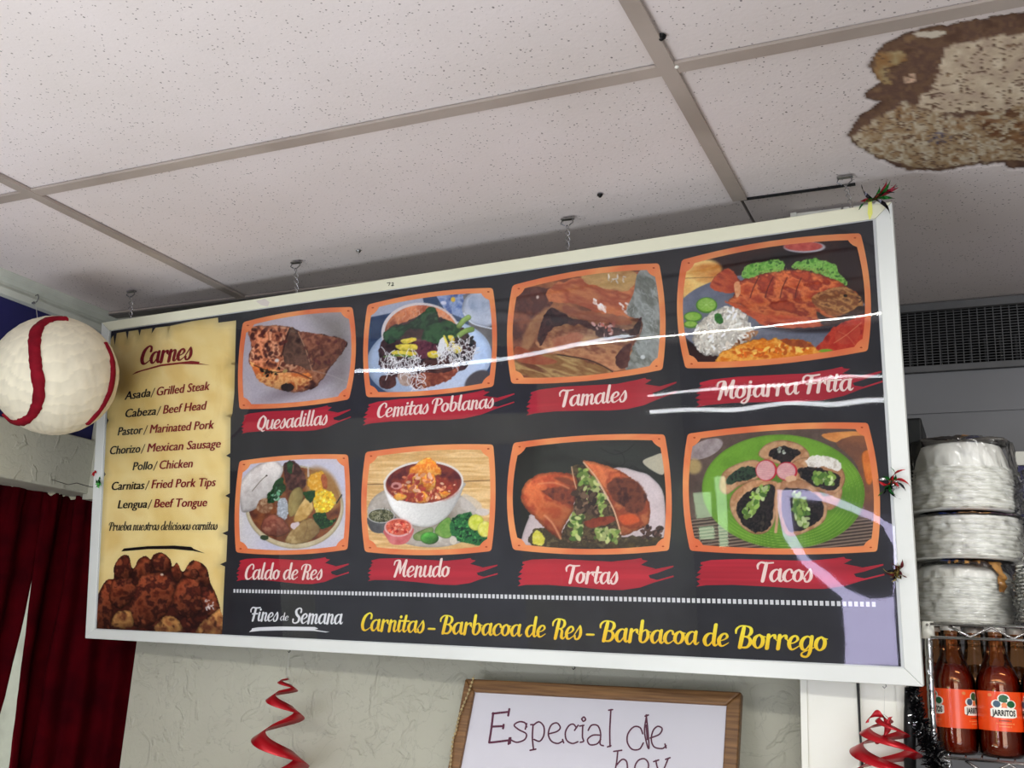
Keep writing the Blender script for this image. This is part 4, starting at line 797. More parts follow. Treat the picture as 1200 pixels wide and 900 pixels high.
# --- meat heap at the foot of the parchment
def paint_meat(p):
    p.C[:] = (236, 206, 140)
mo = [(52, 805), (55, 700), (70, 610), (110, 540), (150, 530), (152, 470), (185, 415), (230, 410), (245, 470), (262, 470), (280, 430), (320, 410), (345, 430), (360, 405), (405, 393), (450, 430), (460, 470), (485, 445), (515, 495), (550, 445), (580, 435), (640, 470), (662, 555), (690, 610), (716, 700), (722, 828), (400, 812)]
mp = [(a/4.5+100, b/4.5+560) for a, b in mo]
mq = UV(mp); u0, v0 = mq.min(0); u1, v1 = mq.max(0)
nx, ny = 200, 130; gu, gv = np.meshgrid(np.linspace(u0, u1, nx), np.linspace(v0, v1, ny))
px, py = pxof(S3(gu, gv, PR)-np.array([0, 0, CZ])); p = Pic((px-100)*4.5, (py-560)*4.5, 31)
p.C = p.pal([(58, 24, 18), (86, 38, 26), (44, 20, 18), (110, 52, 34)], 60).copy(); MC = [(84, 34, 22), (124, 58, 34), (150, 78, 48), (66, 28, 22), (104, 46, 30)]
for q in ([(60, 800), (60, 680), (110, 540), (150, 545), (150, 650), (130, 790)], [(150, 470), (185, 415), (230, 410), (246, 470), (240, 530), (180, 535), (155, 530)], [(150, 540), (240, 530), (270, 590), (240, 650), (180, 690), (120, 640)], [(262, 470), (300, 420), (340, 420), (350, 500), (300, 560), (265, 520)], [(345, 430), (405, 393), (450, 430), (455, 490), (400, 500), (350, 480)], [(280, 540), (350, 500), (440, 520), (470, 600), (440, 700), (380, 760), (300, 790), (240, 760), (250, 640)], [(455, 480), (485, 450), (515, 495), (500, 545), (465, 540)], [(520, 490), (560, 440), (600, 440), (650, 490), (660, 560), (620, 570), (560, 500)], [(470, 600), (510, 530), (570, 520), (615, 570), (620, 680), (560, 740), (500, 720), (465, 660)], [(520, 500), (580, 480), (600, 520), (560, 540)], [(620, 600), (680, 600), (712, 700), (660, 740), (620, 700)]):
    p.poly(q, MC, sc=42, wb=10, light=(-.35, -1, .24), edge=(16, .45))
for q in ([(370, 810), (400, 750), (450, 725), (500, 760), (512, 815)], [(580, 820), (640, 740), (720, 690), (724, 830)], [(135, 780), (170, 710), (240, 700), (245, 790)]):
    p.poly(q, [(150, 98, 56), (196, 146, 84), (110, 62, 40)], sc=46, wb=8, light=(-.2, -1, .2), edge=(14, .35))
p.specks(mo, 110, 8, [(50, 20, 16), (170, 96, 62), (40, 16, 14)], asp=2, op=.45, soft=5); p.specks([(630, 640), (680, 650), (680, 690), (640, 690)], 16, 4, [(226, 214, 206)], asp=2.4); p.ell(405, 510, 10, 7, (240, 214, 190)); p.line([(60, 640), (70, 600), (90, 580)], 6, (150, 30, 30), op=.6)
keep = polysd(px, py, [tuple(x) for x in cr(mp, 3, True)]) < .3
P3 = S3(gu, gv, PR+.0006); idx = np.arange(nx*ny).reshape(ny, nx)
F = [(idx[j, i], idx[j+1, i], idx[j+1, i+1], idx[j, i+1]) for j in range(ny-1) for i in range(nx-1) if keep[j, i] and keep[j+1, i] and keep[j, i+1] and keep[j+1, i+1]]
me = bpy.data.meshes.new('meat_picture'); me.from_pydata([tuple(x) for x in P3.reshape(-1, 3)], [], [tuple(map(int, f)) for f in F]); me.update(); set_col(me, p.C)
link('meat_picture', me, ink, sign)['label'] = 'printed heap of browned fried meat'

# --- red brush strokes behind the dish names
bs = np.array([(75, 110), (140, 95), (300, 90), (500, 100), (700, 110), (850, 95), (910, 85), (918, 98), (955, 105), (905, 133), (1010, 160), (960, 172), (1135, 138), (1136, 148), (1020, 190), (960, 205), (970, 225), (1020, 238), (1135, 207), (1138, 217), (1000, 255), (900, 290), (780, 307), (650, 305), (450, 285), (250, 270), (100, 270), (40, 280), (62, 262), (45, 240), (72, 228), (40, 215), (75, 190), (50, 185), (80, 150), (65, 145), (92, 128), (75, 124)], float)
def brush(A_, R_, L_):
    A0, R0, L0 = np.array((75, 110.)), np.array((1137, 175.)), np.array((40, 280.))
    Mx = np.array([R_, L_]).T-np.array(A_)[:, None]; M0 = np.array([R0-A0, L0-A0]).T; T_ = Mx@np.linalg.inv(M0)
    return [tuple(np.array(A_)+T_@(q-A0)) for q in bs]
def shade_red(V, c): return c*(.84+.32*fbm(V[:, 0]*40, V[:, 1]*60, 6))[:, None]
for A_, R_, L_ in (((286, 487), (411, 484), (283, 508.5)), ((432, 474), (603, 466), (425, 498.5)), ((622, 460), (793, 453), (616.7, 487)), ((820, 448.7), (1034, 440.7), (816, 477.5)),
                   ((281, 657), (409, 665.5), (277, 681)), ((435.5, 656.7), (583.3, 667), (431, 681)), ((612.5, 658.3), (789.5, 669), (606.7, 687)), ((821, 659), (1036, 667), (816, 687.5))):
    pl = brush(A_, R_, L_); n_ = len(pl)
    flat('brush_stroke', [pl], sign, (186, 46, 60), .0003, shade=shade_red)

# --- lettering: a heavy slanted brush script drawn stroke by stroke
t = .05; A_bowl = [(.36, .42, .05), (.26, .5, .06), (.13, .42, .11), (.07, .22, .13), (.13, .03, .1), (.23, .01, .06), (.34, .2, .045)]
STEMT = [(.38, .5, .12), (.37, .25, .13), (.39, .07, .11), (.45, .0, .07), (.53, .1, .035)]
DOT = [(.13, .67, .125), (.13, .69, .125)]
PB = [(-.03, .5, .05), (-.03, .66, .08), (.08, .79, .06), (.26, .8, .05), (.41, .73, .09), (.44, .57, .12), (.36, .43, .07), (.22, .40, .05)]
PS = [(.2, .74, .12), (.17, .4, .14), (.14, 0, .13)]
GL = {
 'a': ([A_bowl, STEMT], .47), 'b': ([[(.1, .86, .12), (.1, .4, .13), (.1, .12, .12), (.17, .0, .07), (.28, .04, .09), (.36, .22, .12), (.33, .43, .1), (.24, .5, .06), (.12, .38, .04)], [(.33, .44, .04), (.46, .42, .035)]], .43),
 'c': ([[(.34, .38, .1), (.3, .49, .07), (.2, .5, .07), (.09, .36, .12), (.07, .16, .13), (.16, .01, .08), (.27, .02, .05), (.39, .14, .035)]], .36),
 'd': ([A_bowl, [(.38, .86, .12)]+STEMT[1:]], .47), 'e': ([[(.08, .2, .04), (.24, .26, .05), (.33, .38, .09), (.26, .5, .07), (.14, .44, .1), (.07, .24, .13), (.12, .04, .1), (.22, 0, .06), (.4, .14, .035)]], .38),
 'g': ([A_bowl, [(.38, .5, .12), (.38, .2, .12), (.37, -.08, .11), (.29, -.25, .08), (.14, -.23, .08), (.13, -.12, .05), (.3, -.01, .04), (.5, .1, .035)]], .47),
 'i': ([[(.1, .5, .12), (.09, .25, .13), (.1, .07, .11), (.17, 0, .07), (.25, .1, .035)], DOT], .22), 'j': ([[(.12, .5, .12), (.12, .1, .12), (.09, -.14, .1), (-.01, -.26, .07), (-.12, -.2, .07), (-.02, -.08, .04), (.25, .1, .035)], DOT], .24),
 'l': ([[(.12, .86, .12), (.1, .4, .13), (.1, .09, .11), (.17, 0, .07), (.25, .1, .035)]], .22),
 'm': ([[(.1, .5, .12), (.09, 0, .13)], [(.1, .32, .04), (.21, .48, .06), (.29, .43, .11), (.29, 0, .12)], [(.3, .32, .04), (.41, .48, .06), (.49, .43, .11), (.48, .08, .11), (.55, 0, .07), (.63, .1, .035)]], .59),
 'n': ([[(.1, .5, .12), (.09, 0, .13)], [(.1, .32, .04), (.22, .48, .06), (.31, .43, .11), (.3, .08, .11), (.37, 0, .07), (.45, .1, .035)]], .41),
 'o': ([[(.21, .5, .06), (.09, .38, .12), (.07, .15, .12), (.19, 0, .06), (.32, .12, .12), (.33, .36, .12), (.21, .5, .06)], [(.3, .45, .04), (.42, .42, .035)]], .4),
 'r': ([[(.1, .5, .12), (.09, 0, .13)], [(.1, .3, .04), (.2, .47, .06), (.29, .49, .1), (.31, .4, .1)], [(.31, .42, .04), (.37, .3, .035)]], .35),
 's': ([[(-.01, .1, .035), (.18, .48, .06), (.22, .54, .05), (.26, .36, .11), (.27, .16, .12), (.2, .01, .09), (.09, .0, .07), (.05, .12, .09)]], .32),
 't': ([[(.14, .74, .11), (.11, .3, .13), (.11, .09, .11), (.18, 0, .07), (.27, .1, .035)], [(-.05, .5, .075), (.31, .5, .075)]], .26),
 'u': ([[(.1, .5, .12), (.09, .15, .12), (.15, .01, .09), (.24, .03, .05), (.34, .22, .04)], [(.37, .5, .12), (.36, .09, .11), (.43, 0, .07), (.5, .1, .035)]], .45),
 'C': ([[(.43, .56, .1), (.43, .73, .08), (.31, .8, .07), (.14, .62, .13), (.08, .3, .14), (.14, .06, .12), (.27, 0, .07), (.46, .14, .035)]], .44),
 'Q': ([[(.28, .8, .07), (.12, .6, .13), (.08, .22, .13), (.25, 0, .07), (.42, .2, .13), (.44, .6, .13), (.28, .8, .07)], [(.14, .12, .06), (.26, .06, .09), (.38, -.1, .08), (.5, -.05, .035)]], .5),
 'P': ([PS, PB], .46), 'B': ([PS, PB, [(.24, .42, .05), (.4, .36, .09), (.45, .19, .12), (.36, .02, .09), (.18, .0, .06)]], .5),
 'R': ([PS, PB, [(.26, .42, .05), (.37, .32, .1), (.38, .08, .12), (.46, 0, .07), (.54, .1, .035)]], .5),
 'T': ([[(.26, .76, .13), (.22, .3, .14), (.19, 0, .13)], [(-.02, .5, .05), (-.04, .68, .09), (.06, .8, .08), (.25, .77, .08), (.5, .79, .06)]], .40),
 'F': ([[(.26, .76, .13), (.22, .3, .14), (.19, 0, .13)], [(-.02, .5, .05), (-.04, .68, .09), (.06, .8, .08), (.25, .77, .09), (.52, .80, .08)], [(.10, .41, .085), (.42, .43, .085)]], .45),
 'M': ([[(.06, 0, .12), (.13, .4, .12), (.17, .74, .09)], [(-.06, .55, .05), (-.03, .74, .08), (.1, .8, .07), (.2, .74, .11), (.26, .4, .11), (.29, .16, .08)], [(.29, .16, .06), (.38, .5, .06), (.48, .78, .07)], [(.5, .79, .13), (.47, .3, .13), (.49, .07, .11), (.57, .0, .06), (.64, .1, .035)]], .6),
 'S': ([[(.4, .58, .1), (.39, .74, .08), (.27, .8, .07), (.13, .68, .12), (.17, .48, .13), (.34, .3, .13), (.34, .1, .12), (.2, 0, .08), (.05, .04, .07), (.03, .2, .1)]], .43),
 '-': ([[(.05, .24, .09), (.25, .24, .09)]], .3), ' ': ([], .2)}
def strokes_to_polys(strokes, xf):
    out = []
    for s in strokes:
        c = cr(s, 6) if len(s) > 2 else [np.array(s[0], float), np.array(s[1], float)]
        L = []; R_ = []
        for i, q in enumerate(c):
            a, b = c[max(i-1, 0)], c[min(i+1, len(c)-1)]; d = (b-a)[:2]; d = d/(np.linalg.norm(d)+1e-9); n_ = np.array((-d[1], d[0]))*q[2]/2
            L.append(q[:2]+n_); R_.append(q[:2]-n_)
        for i in range(len(c)-1): out.append([xf(*L[i]), xf(*L[i+1]), xf(*R_[i+1]), xf(*R_[i])])
        for q, e in ((c[0], 0), (c[-1], 1)):
            if q[2] > .05: out.append([xf(q[0]+q[2]/2*math.cos(k*PI/4), q[1]+q[2]/2*math.sin(k*PI/4)) for k in range(8)])
    return out
def text_polys(txt, p0, p1, cap, glyphs=GL, slant=.16, capu=.8, bold=1.0):
    adv = sum(glyphs[c][1] for c in txt); p0 = np.array(p0, float); p1 = np.array(p1, float); ex = (p1-p0)/adv
    # up direction of the sheet at this place, in pixels
    u, v = uv(*((p0+p1)/2)); q = S3(np.array([u, u]), np.array([v, v-.02]), PR)-np.array([0, 0, CZ]); X_, Y_ = pxof(q); up = np.array((X_[1]-X_[0], Y_[1]-Y_[0])); up = up/np.linalg.norm(up)*cap/capu
    en = np.linalg.norm(up); exn = ex/np.linalg.norm(ex); sq = np.linalg.norm(ex)/en
    polys = []; x0 = 0
    for c in txt:
        st_, ad = glyphs[c]
        def xf(x, y, x0=x0): return tuple(p0+ex*(x0+x)+exn*(slant*y*en)+up*y)
        polys += strokes_to_polys([[(a, b, w_*bold) for a, b, w_ in s] for s in st_], xf); x0 += ad
    return polys
def quads_obj(name, polys, col, off, shade=None, px=True):
    """many small convex polygons joined to one flat lettering mesh"""
    V = []; F = []
    for P in polys: b = len(V); V += P; F.append(tuple(range(b, b+len(P))))
    q = UV(V) if px else np.array(V); P3 = S3(q[:, 0], q[:, 1], PR+off+0*q[:, 0][..., None]) if False else S3(q[:, 0], q[:, 1], PR+off)
    # order all faces towards the room, tiny offset per glyph piece avoids coplanar overlap
    k = 0
    for i, f in enumerate(F):
        P3[list(f)] += SN*(i % 7)*.00002
        a, b, c = P3[f[0]], P3[f[1]], P3[f[2]]
        if np.cross(b-a, c-a)@SN < 0: F[i] = f[::-1]
    me = bpy.data.meshes.new(name); me.from_pydata([tuple(x) for x in P3], [], F); me.update()
    cc = np.tile(np.array(col, float), (len(V), 1))
    if shade is not None: cc = shade(q, cc)
    set_col(me, cc); return link(name, me, ink, sign)
def letters(txt, p0, p1, cap, col, shade=None, off=.0009, bold=1.0, **k):
    return tag(quads_obj('lettering', text_polys(txt, p0, p1, cap, bold=bold, **k), col, off, shade), 'printed lettering '+txt if len(txt) > 1 else None)
CR = (246, 226, 214)
for txt, p0, p1, cap in (('Quesadillas', (300.5, 504), (383, 497.2), 16), ('Cemitas Poblanas', (441, 489.4), (578, 477.5), 16), ('Tamales', (655.5, 476.5), (734, 470.2), 18.5), ('Mojarra Frita', (841, 468), (998, 457), 20.5),
                         ('Caldo de Res', (286, 678.6), (377, 678.8), 17.3), ('Menudo', (461.5, 675.6), (526, 675.6), 19), ('Tortas', (663, 682.8), (723.5, 684), 20.5), ('Tacos', (887.5, 681), (951.5, 681.4), 22)):
    letters(txt, p0, p1, cap, CR)
letters('Fines', (293, 727.3), (325.5, 727.8), 15.5, (240, 240, 238)); letters('de', (328, 727), (338, 727), 8.2, (240, 240, 238), bold=.9); letters('Semana', (342.5, 730), (400.5, 731), 17.5, (240, 240, 238))
def shade_y(V, c):
    v = V[:, 1]; k = sm(v.min(), v.max(), v)[:, None]; return np.array((254, 240, 74))*(1-k)+np.array((248, 204, 44))*k
for txt, p0, p1, cap in (('Carnitas', (422, 738.3), (496.5, 741.2), 20.3), ('-', (500, 743), (510, 743.4), 21), ('Barbacoa', (515.5, 741.9), (610, 745.4), 20.8), ('de', (614.5, 745.6), (638.5, 746.2), 21), ('Res', (647, 748), (681, 748.8), 22.8),
                         ('-', (685.5, 750), (696.5, 750.4), 22), ('Barbacoa', (703, 750.8), (817, 755), 23.4), ('de', (822.5, 756), (853, 757), 23), ('Borrego', (862, 758.4), (968, 762.3), 25.3)):
    letters(txt, p0, p1, cap, (246, 220, 50), shade_y)
flat('underline', [[(a/7.06+270, b/7.06+700) for a, b in ((155, 287), (178, 268), (180, 257), (230, 248), (420, 241), (700, 245), (728, 258), (700, 268), (820, 286), (790, 290), (690, 277), (450, 273), (250, 277))]], sign, (236, 236, 234), .0006)
RD = (132, 26, 36); BK = (30, 22, 22)
letters('Carnes', (163.5, 427), (224, 420.5), 20, RD, bold=1.2)
flat('underline', [[(a/4.5+100, b/4.5+360) for a, b in ((245, 358), (270, 340), (400, 302), (560, 283), (605, 288), (600, 296), (658, 305), (600, 302), (500, 300), (400, 312), (300, 338))]], sign, (140, 34, 40), .0006)
letters('Prueba nuestras deliciosas carnitas', (127.5, 621.5), (254.5, 620.5), 9.2, (38, 28, 26), bold=1.05)
flat('underline', [[(a/4.5+100, b/4.5+560) for a, b in ((190, 388), (205, 372), (330, 360), (470, 357), (560, 364), (572, 374), (632, 398), (570, 385), (460, 375), (330, 376), (215, 386))]], sign, (26, 20, 20), .0006)
# plain slanted sans lines
def bfont(txt, shear=.2, off=.02):
    cu = bpy.data.curves.new('t', 'FONT'); cu.body = txt; cu.shear = shear; cu.offset = off; cu.resolution_u = 3; cu.size = 1
    o = bpy.data.objects.new('t', cu); C.objects.link(o); bpy.context.view_layer.update()
    me = bpy.data.meshes.new_from_object(o.evaluated_get(bpy.context.evaluated_depsgraph_get()))
    V = np.array([v.co[:2] for v in me.vertices]); F = [tuple(p.vertices) for p in me.polygons]
    bpy.data.objects.remove(o); bpy.data.curves.remove(cu); bpy.data.meshes.remove(me); return V, F
def sans(txt, p0, p1, cap, col, off=.0009, name='lettering', shear=.2, bold=.02):
    V, F = bfont(txt, shear, bold); x0, x1 = V[:, 0].min(), V[:, 0].max(); hh = .69
    p0 = np.array(p0, float); p1 = np.array(p1, float); u, v = uv(*((p0+p1)/2))
    q = S3(np.array([u, u]), np.array([v, v-.02]), PR)-np.array([0, 0, CZ]); X_, Y_ = pxof(q); up = np.array((X_[1]-X_[0], Y_[1]-Y_[0])); up /= np.linalg.norm(up)
    V = np.concatenate([V, V]); nf = len(V)//2; F = F+[tuple(i+nf for i in f) for f in F]; P = p0+(V[:, :1]-x0)/(x1-x0)*(p1-p0)+up*V[:, 1:2]/hh*cap; P[nf:, 0] += .7
    q = UV(P); P3 = S3(q[:, 0], q[:, 1], PR+off); P3[nf:] += SN*.0001; a, b, c = (P3[i] for i in F[0][:3])
    if np.cross(b-a, c-a)@SN < 0: F = [f[::-1] for f in F]
    me = bpy.data.meshes.new(name); me.from_pydata([tuple(x) for x in P3], [], F); me.update(); set_col(me, np.tile(np.array(col, float), (len(V), 1)))
    return tag(link(name, me, ink, sign), 'printed lettering '+txt)
LN = [('Asada', (146, 468.7), (176, 464.6), 'Grilled Steak', (183.7, 463.8), (245.5, 456.8)), ('Cabeza', (147, 489.2), (182.5, 486), 'Beef Head', (191, 485), (242, 479.8)),
      ('Pastor', (138, 510.4), (167, 508.2), 'Marinated Pork', (175.5, 507.8), (250.5, 502.2)), ('Chorizo', (129, 532.6), (164, 530.2), 'Mexican Sausage', (172.5, 529.8), (258.3, 524.4)),
      ('Pollo', (155.5, 551.2), (178.5, 550), 'Chicken', (187, 549.8), (225.5, 547.6)), ('Carnitas', (131, 574.4), (169, 573), 'Fried Pork Tips', (177.5, 572.4), (252.5, 569.6)), ('Lengua', (138, 595.8), (172, 595), 'Beef Tongue', (180.6, 594.8), (242.3, 593.3))]
for a, p0, p1, b, q0, q1 in LN:
    sans(a, p0, p1, 9.6, BK, bold=0); sans(b, q0, q1, 10, (138, 26, 36), bold=0)
    c = ((p1[0]+q0[0])/2-1, (p1[1]+q0[1])/2); quads_obj('slash', [[(c[0]-2.1, c[1]+1.5), (c[0]-1.1, c[1]+1.5), (c[0]+3.6, c[1]-9.5), (c[0]+2.6, c[1]-9.5)]], (70, 30, 30), .0009)
# dotted line
(ua, va), (ub, vb) = uv(275, 692.4), uv(1024, 708.2); n_ = 151; ds = []
for k in range(n_):
    u = ua+(ub-ua)*k/(n_-1); v = va+(vb-va)*k/(n_-1); d = (ub-ua)/(n_-1)*.32; ds.append([(u-d, v-.0036), (u+d, v-.0036), (u+d, v+.0036), (u-d, v+.0036)])
quads_obj('dotted_rule', ds, (232, 232, 230), .0006, px=False)
# --- clear film over the print, slightly wavy
film_m = mat_clear('clear_film', 1.44, .02, (250, 250, 252), gl=1.15)
nu, nv = 180, 80; AA, BB = np.meshgrid(np.linspace(0, 1, nu), np.linspace(0, 1, nv)); G = bil(iq, AA, BB)
wv = (fbm(G[..., 0]*3.1, G[..., 1]*4.3, 51, 3)-.5)*.0007+(fbm(G[..., 0]*11, G[..., 1]*5, 52, 2)-.5)*.00002
edge_ = np.minimum(np.minimum(AA, 1-AA)*SW, np.minimum(BB, 1-BB)*SH); wv = wv*sm(0, .05, edge_)
q3 = S3(G[..., 0], G[..., 1], PR+.0022)+SN*wv[..., None]*.8
f_ = grid_mesh('clear_film', q3, film_m, sign); f_['label'] = 'clear glossy wrinkled film over the print'
# marks and tape on the top rail
def on_rail(name, polys, col, off=.0004):
    V = [q for P in polys for q in P]; q = UV(V, 0); P3 = S3(q[:, 0], q[:, 1], off); F = []; b = 0
    for P in polys: F.append(tuple(range(b, b+len(P)))); b += len(P)
    for i, f in enumerate(F):
        if np.cross(P3[f[1]]-P3[f[0]], P3[f[2]]-P3[f[0]])@SN < 0: F[i] = f[::-1]
    me = bpy.data.meshes.new(name); me.from_pydata([tuple(x) for x in P3], [], F); me.update(); set_col(me, np.tile(np.array(col, float), (len(V), 1))); return link(name, me, ink, sign)
def seg(a, b, w_): a, b = np.array(a), np.array(b); d = (b-a)/np.linalg.norm(b-a); n_ = np.array((-d[1], d[0]))*w_/2; return [tuple(a+n_), tuple(b+n_), tuple(b-n_), tuple(a-n_)]
on_rail('pencilled_number', [seg((453.5, 331.8), (457.5, 331.2), .8), seg((457.5, 331.2), (455.5, 335), .8), seg((458.8, 332), (461, 331.2), .8), seg((461, 331.2), (461, 333), .8), seg((461, 333), (458.6, 335), .8), seg((458.6, 335), (461.8, 334.4), .8)], (60, 62, 50))['label'] = 'small number 72 marked on the top rail'
on_rail('tape_scrap', [[(300, 353), (310, 350), (316, 354), (314, 359.5), (306, 357.5)]], (214, 206, 196))['label'] = 'scrap of clear tape on the top rail'
on_rail('yellow_sticker', [[(1017.6, 236.5), (1021.8, 234.6), (1022.6, 250), (1019, 258.5), (1016.8, 250)]], (232, 232, 120))['label'] = 'yellow paper tag at the top right corner'
# ------------------------------------------------------------------ hangers holding the sign
def hanger(hx, hy, sx_, sy_, lab, two=True):
    h = pt(hx, hy, Z=H-.002); u, v = uv(sx_, sy_, 0); s = Vector(S3(u, .002, -.008))
    e = empty('sign_hanger', h, lab, 'hanger', 'wire hangers between ceiling and sign')
    m = MB(); m.box((h.x-.012, h.y-.004, h.z-.001), (h.x+.012, h.y+.004, h.z+.002)); m.tube([(h.x-.01, h.y, h.z-.001), (h.x-.012, h.y-.002, h.z-.008), (h.x-.005, h.y, h.z-.012)], .0012); m.tube([(h.x+.01, h.y, h.z-.001), (h.x+.011, h.y, h.z-.007), (h.x+.003, h.y, h.z-.013)], .0012)
    m.build('hook_clip', steel, e)
    m = MB(); a = Vector((h.x, h.y, h.z-.012)); n = 26; R = random.Random(int(hx))
    for ph in (0, PI):
        pts = []
        for k in range(n+1):
            f = k/n; q = a.lerp(s, f); w_ = .0042*math.sin(PI*f)**.5*(1+.3*math.sin(k)); pts.append(q+Vector((math.cos(f*14+ph), math.sin(f*14+ph), 0))*w_)
        m.tube(pts, .0010, 4)
    m.tube([s+Vector((0, 0, .004)), s+Vector((.003, 0, -.004)), s+Vector((-.002, 0, -.008))], .001, 4)
    m.build('twisted_wire', silverfoil, e, True)
hanger(154, 342, 150, 372, 'leftmost of the twisted wire hangers above the menu sign'); hanger(347, 308, 345, 342, 'second twisted wire hanger from the left above the menu sign')
hanger(665, 257, 663, 293, 'wire hanger above the third top picture of the menu sign'); hanger(990, 208, 997, 240, 'wire hanger near the right upper corner of the menu sign')
# small hooks under the bottom rail
for px_, py_, lab in ((337, 766, 'small dark hook under the bottom rail holding the thin red swirl'), (671, 785, 'small dark hook under the middle of the bottom rail'), (1036, 803, 'small hook under the right end of the bottom rail')):
    u, v = uv(px_, py_-3, 0); q = Vector(S3(u, SH, -.006)); m = MB(); m.tube([q+Vector((0, 0, .002)), q+Vector((.002, 0, -.003)), q+Vector((-.001, 0, -.0055)), q+Vector((-.003, 0, -.0035))], .0009, 5)
    tag(m.build('hook', black_m if px_ < 1000 else steel, None, True), lab, 'hook')

# ------------------------------------------------------------------ swirls
def ribbon(m, cfun, n, thick=.0004):
    base = len(m.v); L = []
    for i in range(n+1): L.append(cfun(i/n))
    for a, b, nrm in L:
        for p_ in (a, b): m.v.append(tuple(p_+nrm*thick/2))
        for p_ in (b, a): m.v.append(tuple(p_-nrm*thick/2))
    for i in range(n):
        for k in range(4):
            j = (k+1) % 4; m.f.append((base+i*4+k, base+(i+1)*4+k, base+(i+1)*4+j, base+i*4+j)); m.m.append(m.mi)
def spiral(m, x0, y0, zf, rf, wf, turns, ph, n=160, tilt=.9):
    def f(t_):
        q = ph+2*PI*turns*t_; r = rf(t_); wd = wf(t_); z = zf(t_)
        o = Vector((math.cos(q), math.sin(q), 0)); c = Vector((x0, y0, z))+o*r
        d = (o*math.cos(tilt)*-1+Vector((0, 0, math.sin(tilt))))*wd/2
        nr = (o*math.sin(tilt)+Vector((0, 0, math.cos(tilt)))); return c+d, c-d, nr
    ribbon(m, f, n)
def interp(xs_, ys_): return lambda t_: float(np.interp(t_, xs_, ys_))
q = pt(336, 795, Y=1.735); X0, Y0 = q.x, 1.735
zpx = lambda y: pt(336, y, Y=1.735).z; k_ = 1.78/1200
sw = empty('paper_swirl', Vector((X0, Y0, q.z)), 'thin red foil swirl hanging under the left half of the sign', 'decoration')
m = MB(); T = [0, .11, .24, .38, .54, .7, .86, 1.0]; ysw = [795, 798, 804, 814, 832, 862, 892, 935]; rr = [2, 9, 11, 18, 20, 29, 31, 40]
spiral(m, X0, Y0, interp(T, [zpx(y) for y in ysw]), interp(T, [r*k_ for r in rr]), interp(T, [w_*k_ for w_ in (4, 6, 8, 14, 17, 21, 24, 28)]), 3.4, 1.2, 200, .6)
m.build('foil_ribbon', redfoil, sw, True)
u, v = uv(337, 763, 0); s3 = Vector(S3(u, SH, -.006)); m = MB(); m.tube([s3+Vector((0, 0, -.005)), (X0, Y0, zpx(795))], .0004, 4); m.build('thread', thread_m, sw)
q = pt(1036, 838, Y=1.655); X1, Y1 = q.x, 1.655; zp2 = lambda y: pt(1036, y, Y=1.655).z; k2 = 1.57/1200
sw = empty('paper_swirl', Vector((X1, Y1, q.z)), 'wide red foil swirl hanging in front of the white pillar', 'decoration')
m = MB(); T = [0, .18, .38, .6, .8, 1]; ys2 = [838, 846, 858, 876, 900, 935]; r2 = [2, 10, 22, 30, 36, 44]
for ph in (2.2, 2.2+PI):
    spiral(m, X1, Y1, interp(T, [zp2(y) for y in ys2]), interp(T, [r*k2 for r in r2]), interp(T, [w_*k2 for w_ in (3, 9, 14, 17, 20, 22)]), 1.9, ph, 170, .5)
m.build('foil_ribbon', redfoil, sw, True)
m = MB()
def hookf(t_):
    a = PI*(.1+1.5*t_); c = pt(1028-12*math.cos(a)*1.05, 852-16*math.sin(a), Y=1.652); d = Vector((math.cos(a), 0, math.sin(a)))*.005*(1 if t_ > .1 else .5); return c+d, c-d, Vector((0, -1, 0))
ribbon(m, hookf, 40); m.build('foil_curl', redfoil, sw, True)
m = MB()
ribbon(m, lambda t_: (lambda c: (c+Vector((.0025, 0, .0005)), c-Vector((.0025, 0, .0005)), Vector((0, -1, 0))))(pt(1044-4*math.sin(t_*PI*.9), 840+15*t_, Y=1.65)), 16); m.build('foil_curl', redfoil, sw, True)
m = MB(); s3 = Vector(S3(uv(1036, 800, 0)[0], SH, -.006)); m.tube([s3+Vector((0, 0, -.004)), (X1, Y1, q.z)], .0003, 4); m.build('thread', thread_m, sw)

# ------------------------------------------------------------------ tinsel sprigs tied to the frame
def sprig(px_, py_, lab, cols, n=10, ln=.03, seed=1, dirs=None, wire=None, curl=2.6):
    R = random.Random(seed); u, v = uv(px_, py_, .004); c = Vector(S3(u, v, .004)); N = Vector(SN)
    e = empty('tinsel_sprig', c, lab, 'decoration')
    for ci, (mt, nm) in enumerate(cols):
        m = MB()
        for k in range(n):
            d0 = dirs[(k+ci) % len(dirs)] if dirs else R.uniform(0, 2*PI); a = d0+R.uniform(-.5, .5); L = ln*R.uniform(.35, .95); cu = R.uniform(-curl, curl)
            out = R.uniform(.1, .5); tw = R.uniform(0, 6)
            def f(t_, a=a, L=L, cu=cu, out=out, tw=tw):
                q = a+cu*t_*.6; p_ = c+Vector((math.cos(q), 0, math.sin(q)))*L*t_+N*(L*out*t_*.7+.0015); w_ = .0030*math.sin(PI*min(1, .25+.72*t_))
                d = Vector((-math.sin(q)*math.cos(tw+4*t_), math.sin(tw+4*t_), math.cos(q)*math.cos(tw+4*t_)))*w_; return p_+d, p_-d, N
            ribbon(m, f, 7, .0003)
        m.build(nm, mt, e)
    if wire:
        m = MB(); m.tube([pt(a, b, Y=c.y+.01) for a, b in wire], .0009, 5); m.build('wire_tail', steel, e)
sprig(117, 566, 'bright green tinsel sprig on the left rail of the sign', [(greenfoil, 'green_strands'), (mat('light_green_foil', (120, 220, 120), .3, metal=.3), 'pale_strands')], 5, .017, 3, wire=[(117, 566), (108, 571), (100, 569), (90, 566), (80, 568), (60, 562)])
sprig(113, 553.5, 'tiny red tinsel strand on the left rail of the sign', [(redfoil, 'red_strands')], 4, .012, 4, dirs=[PI])
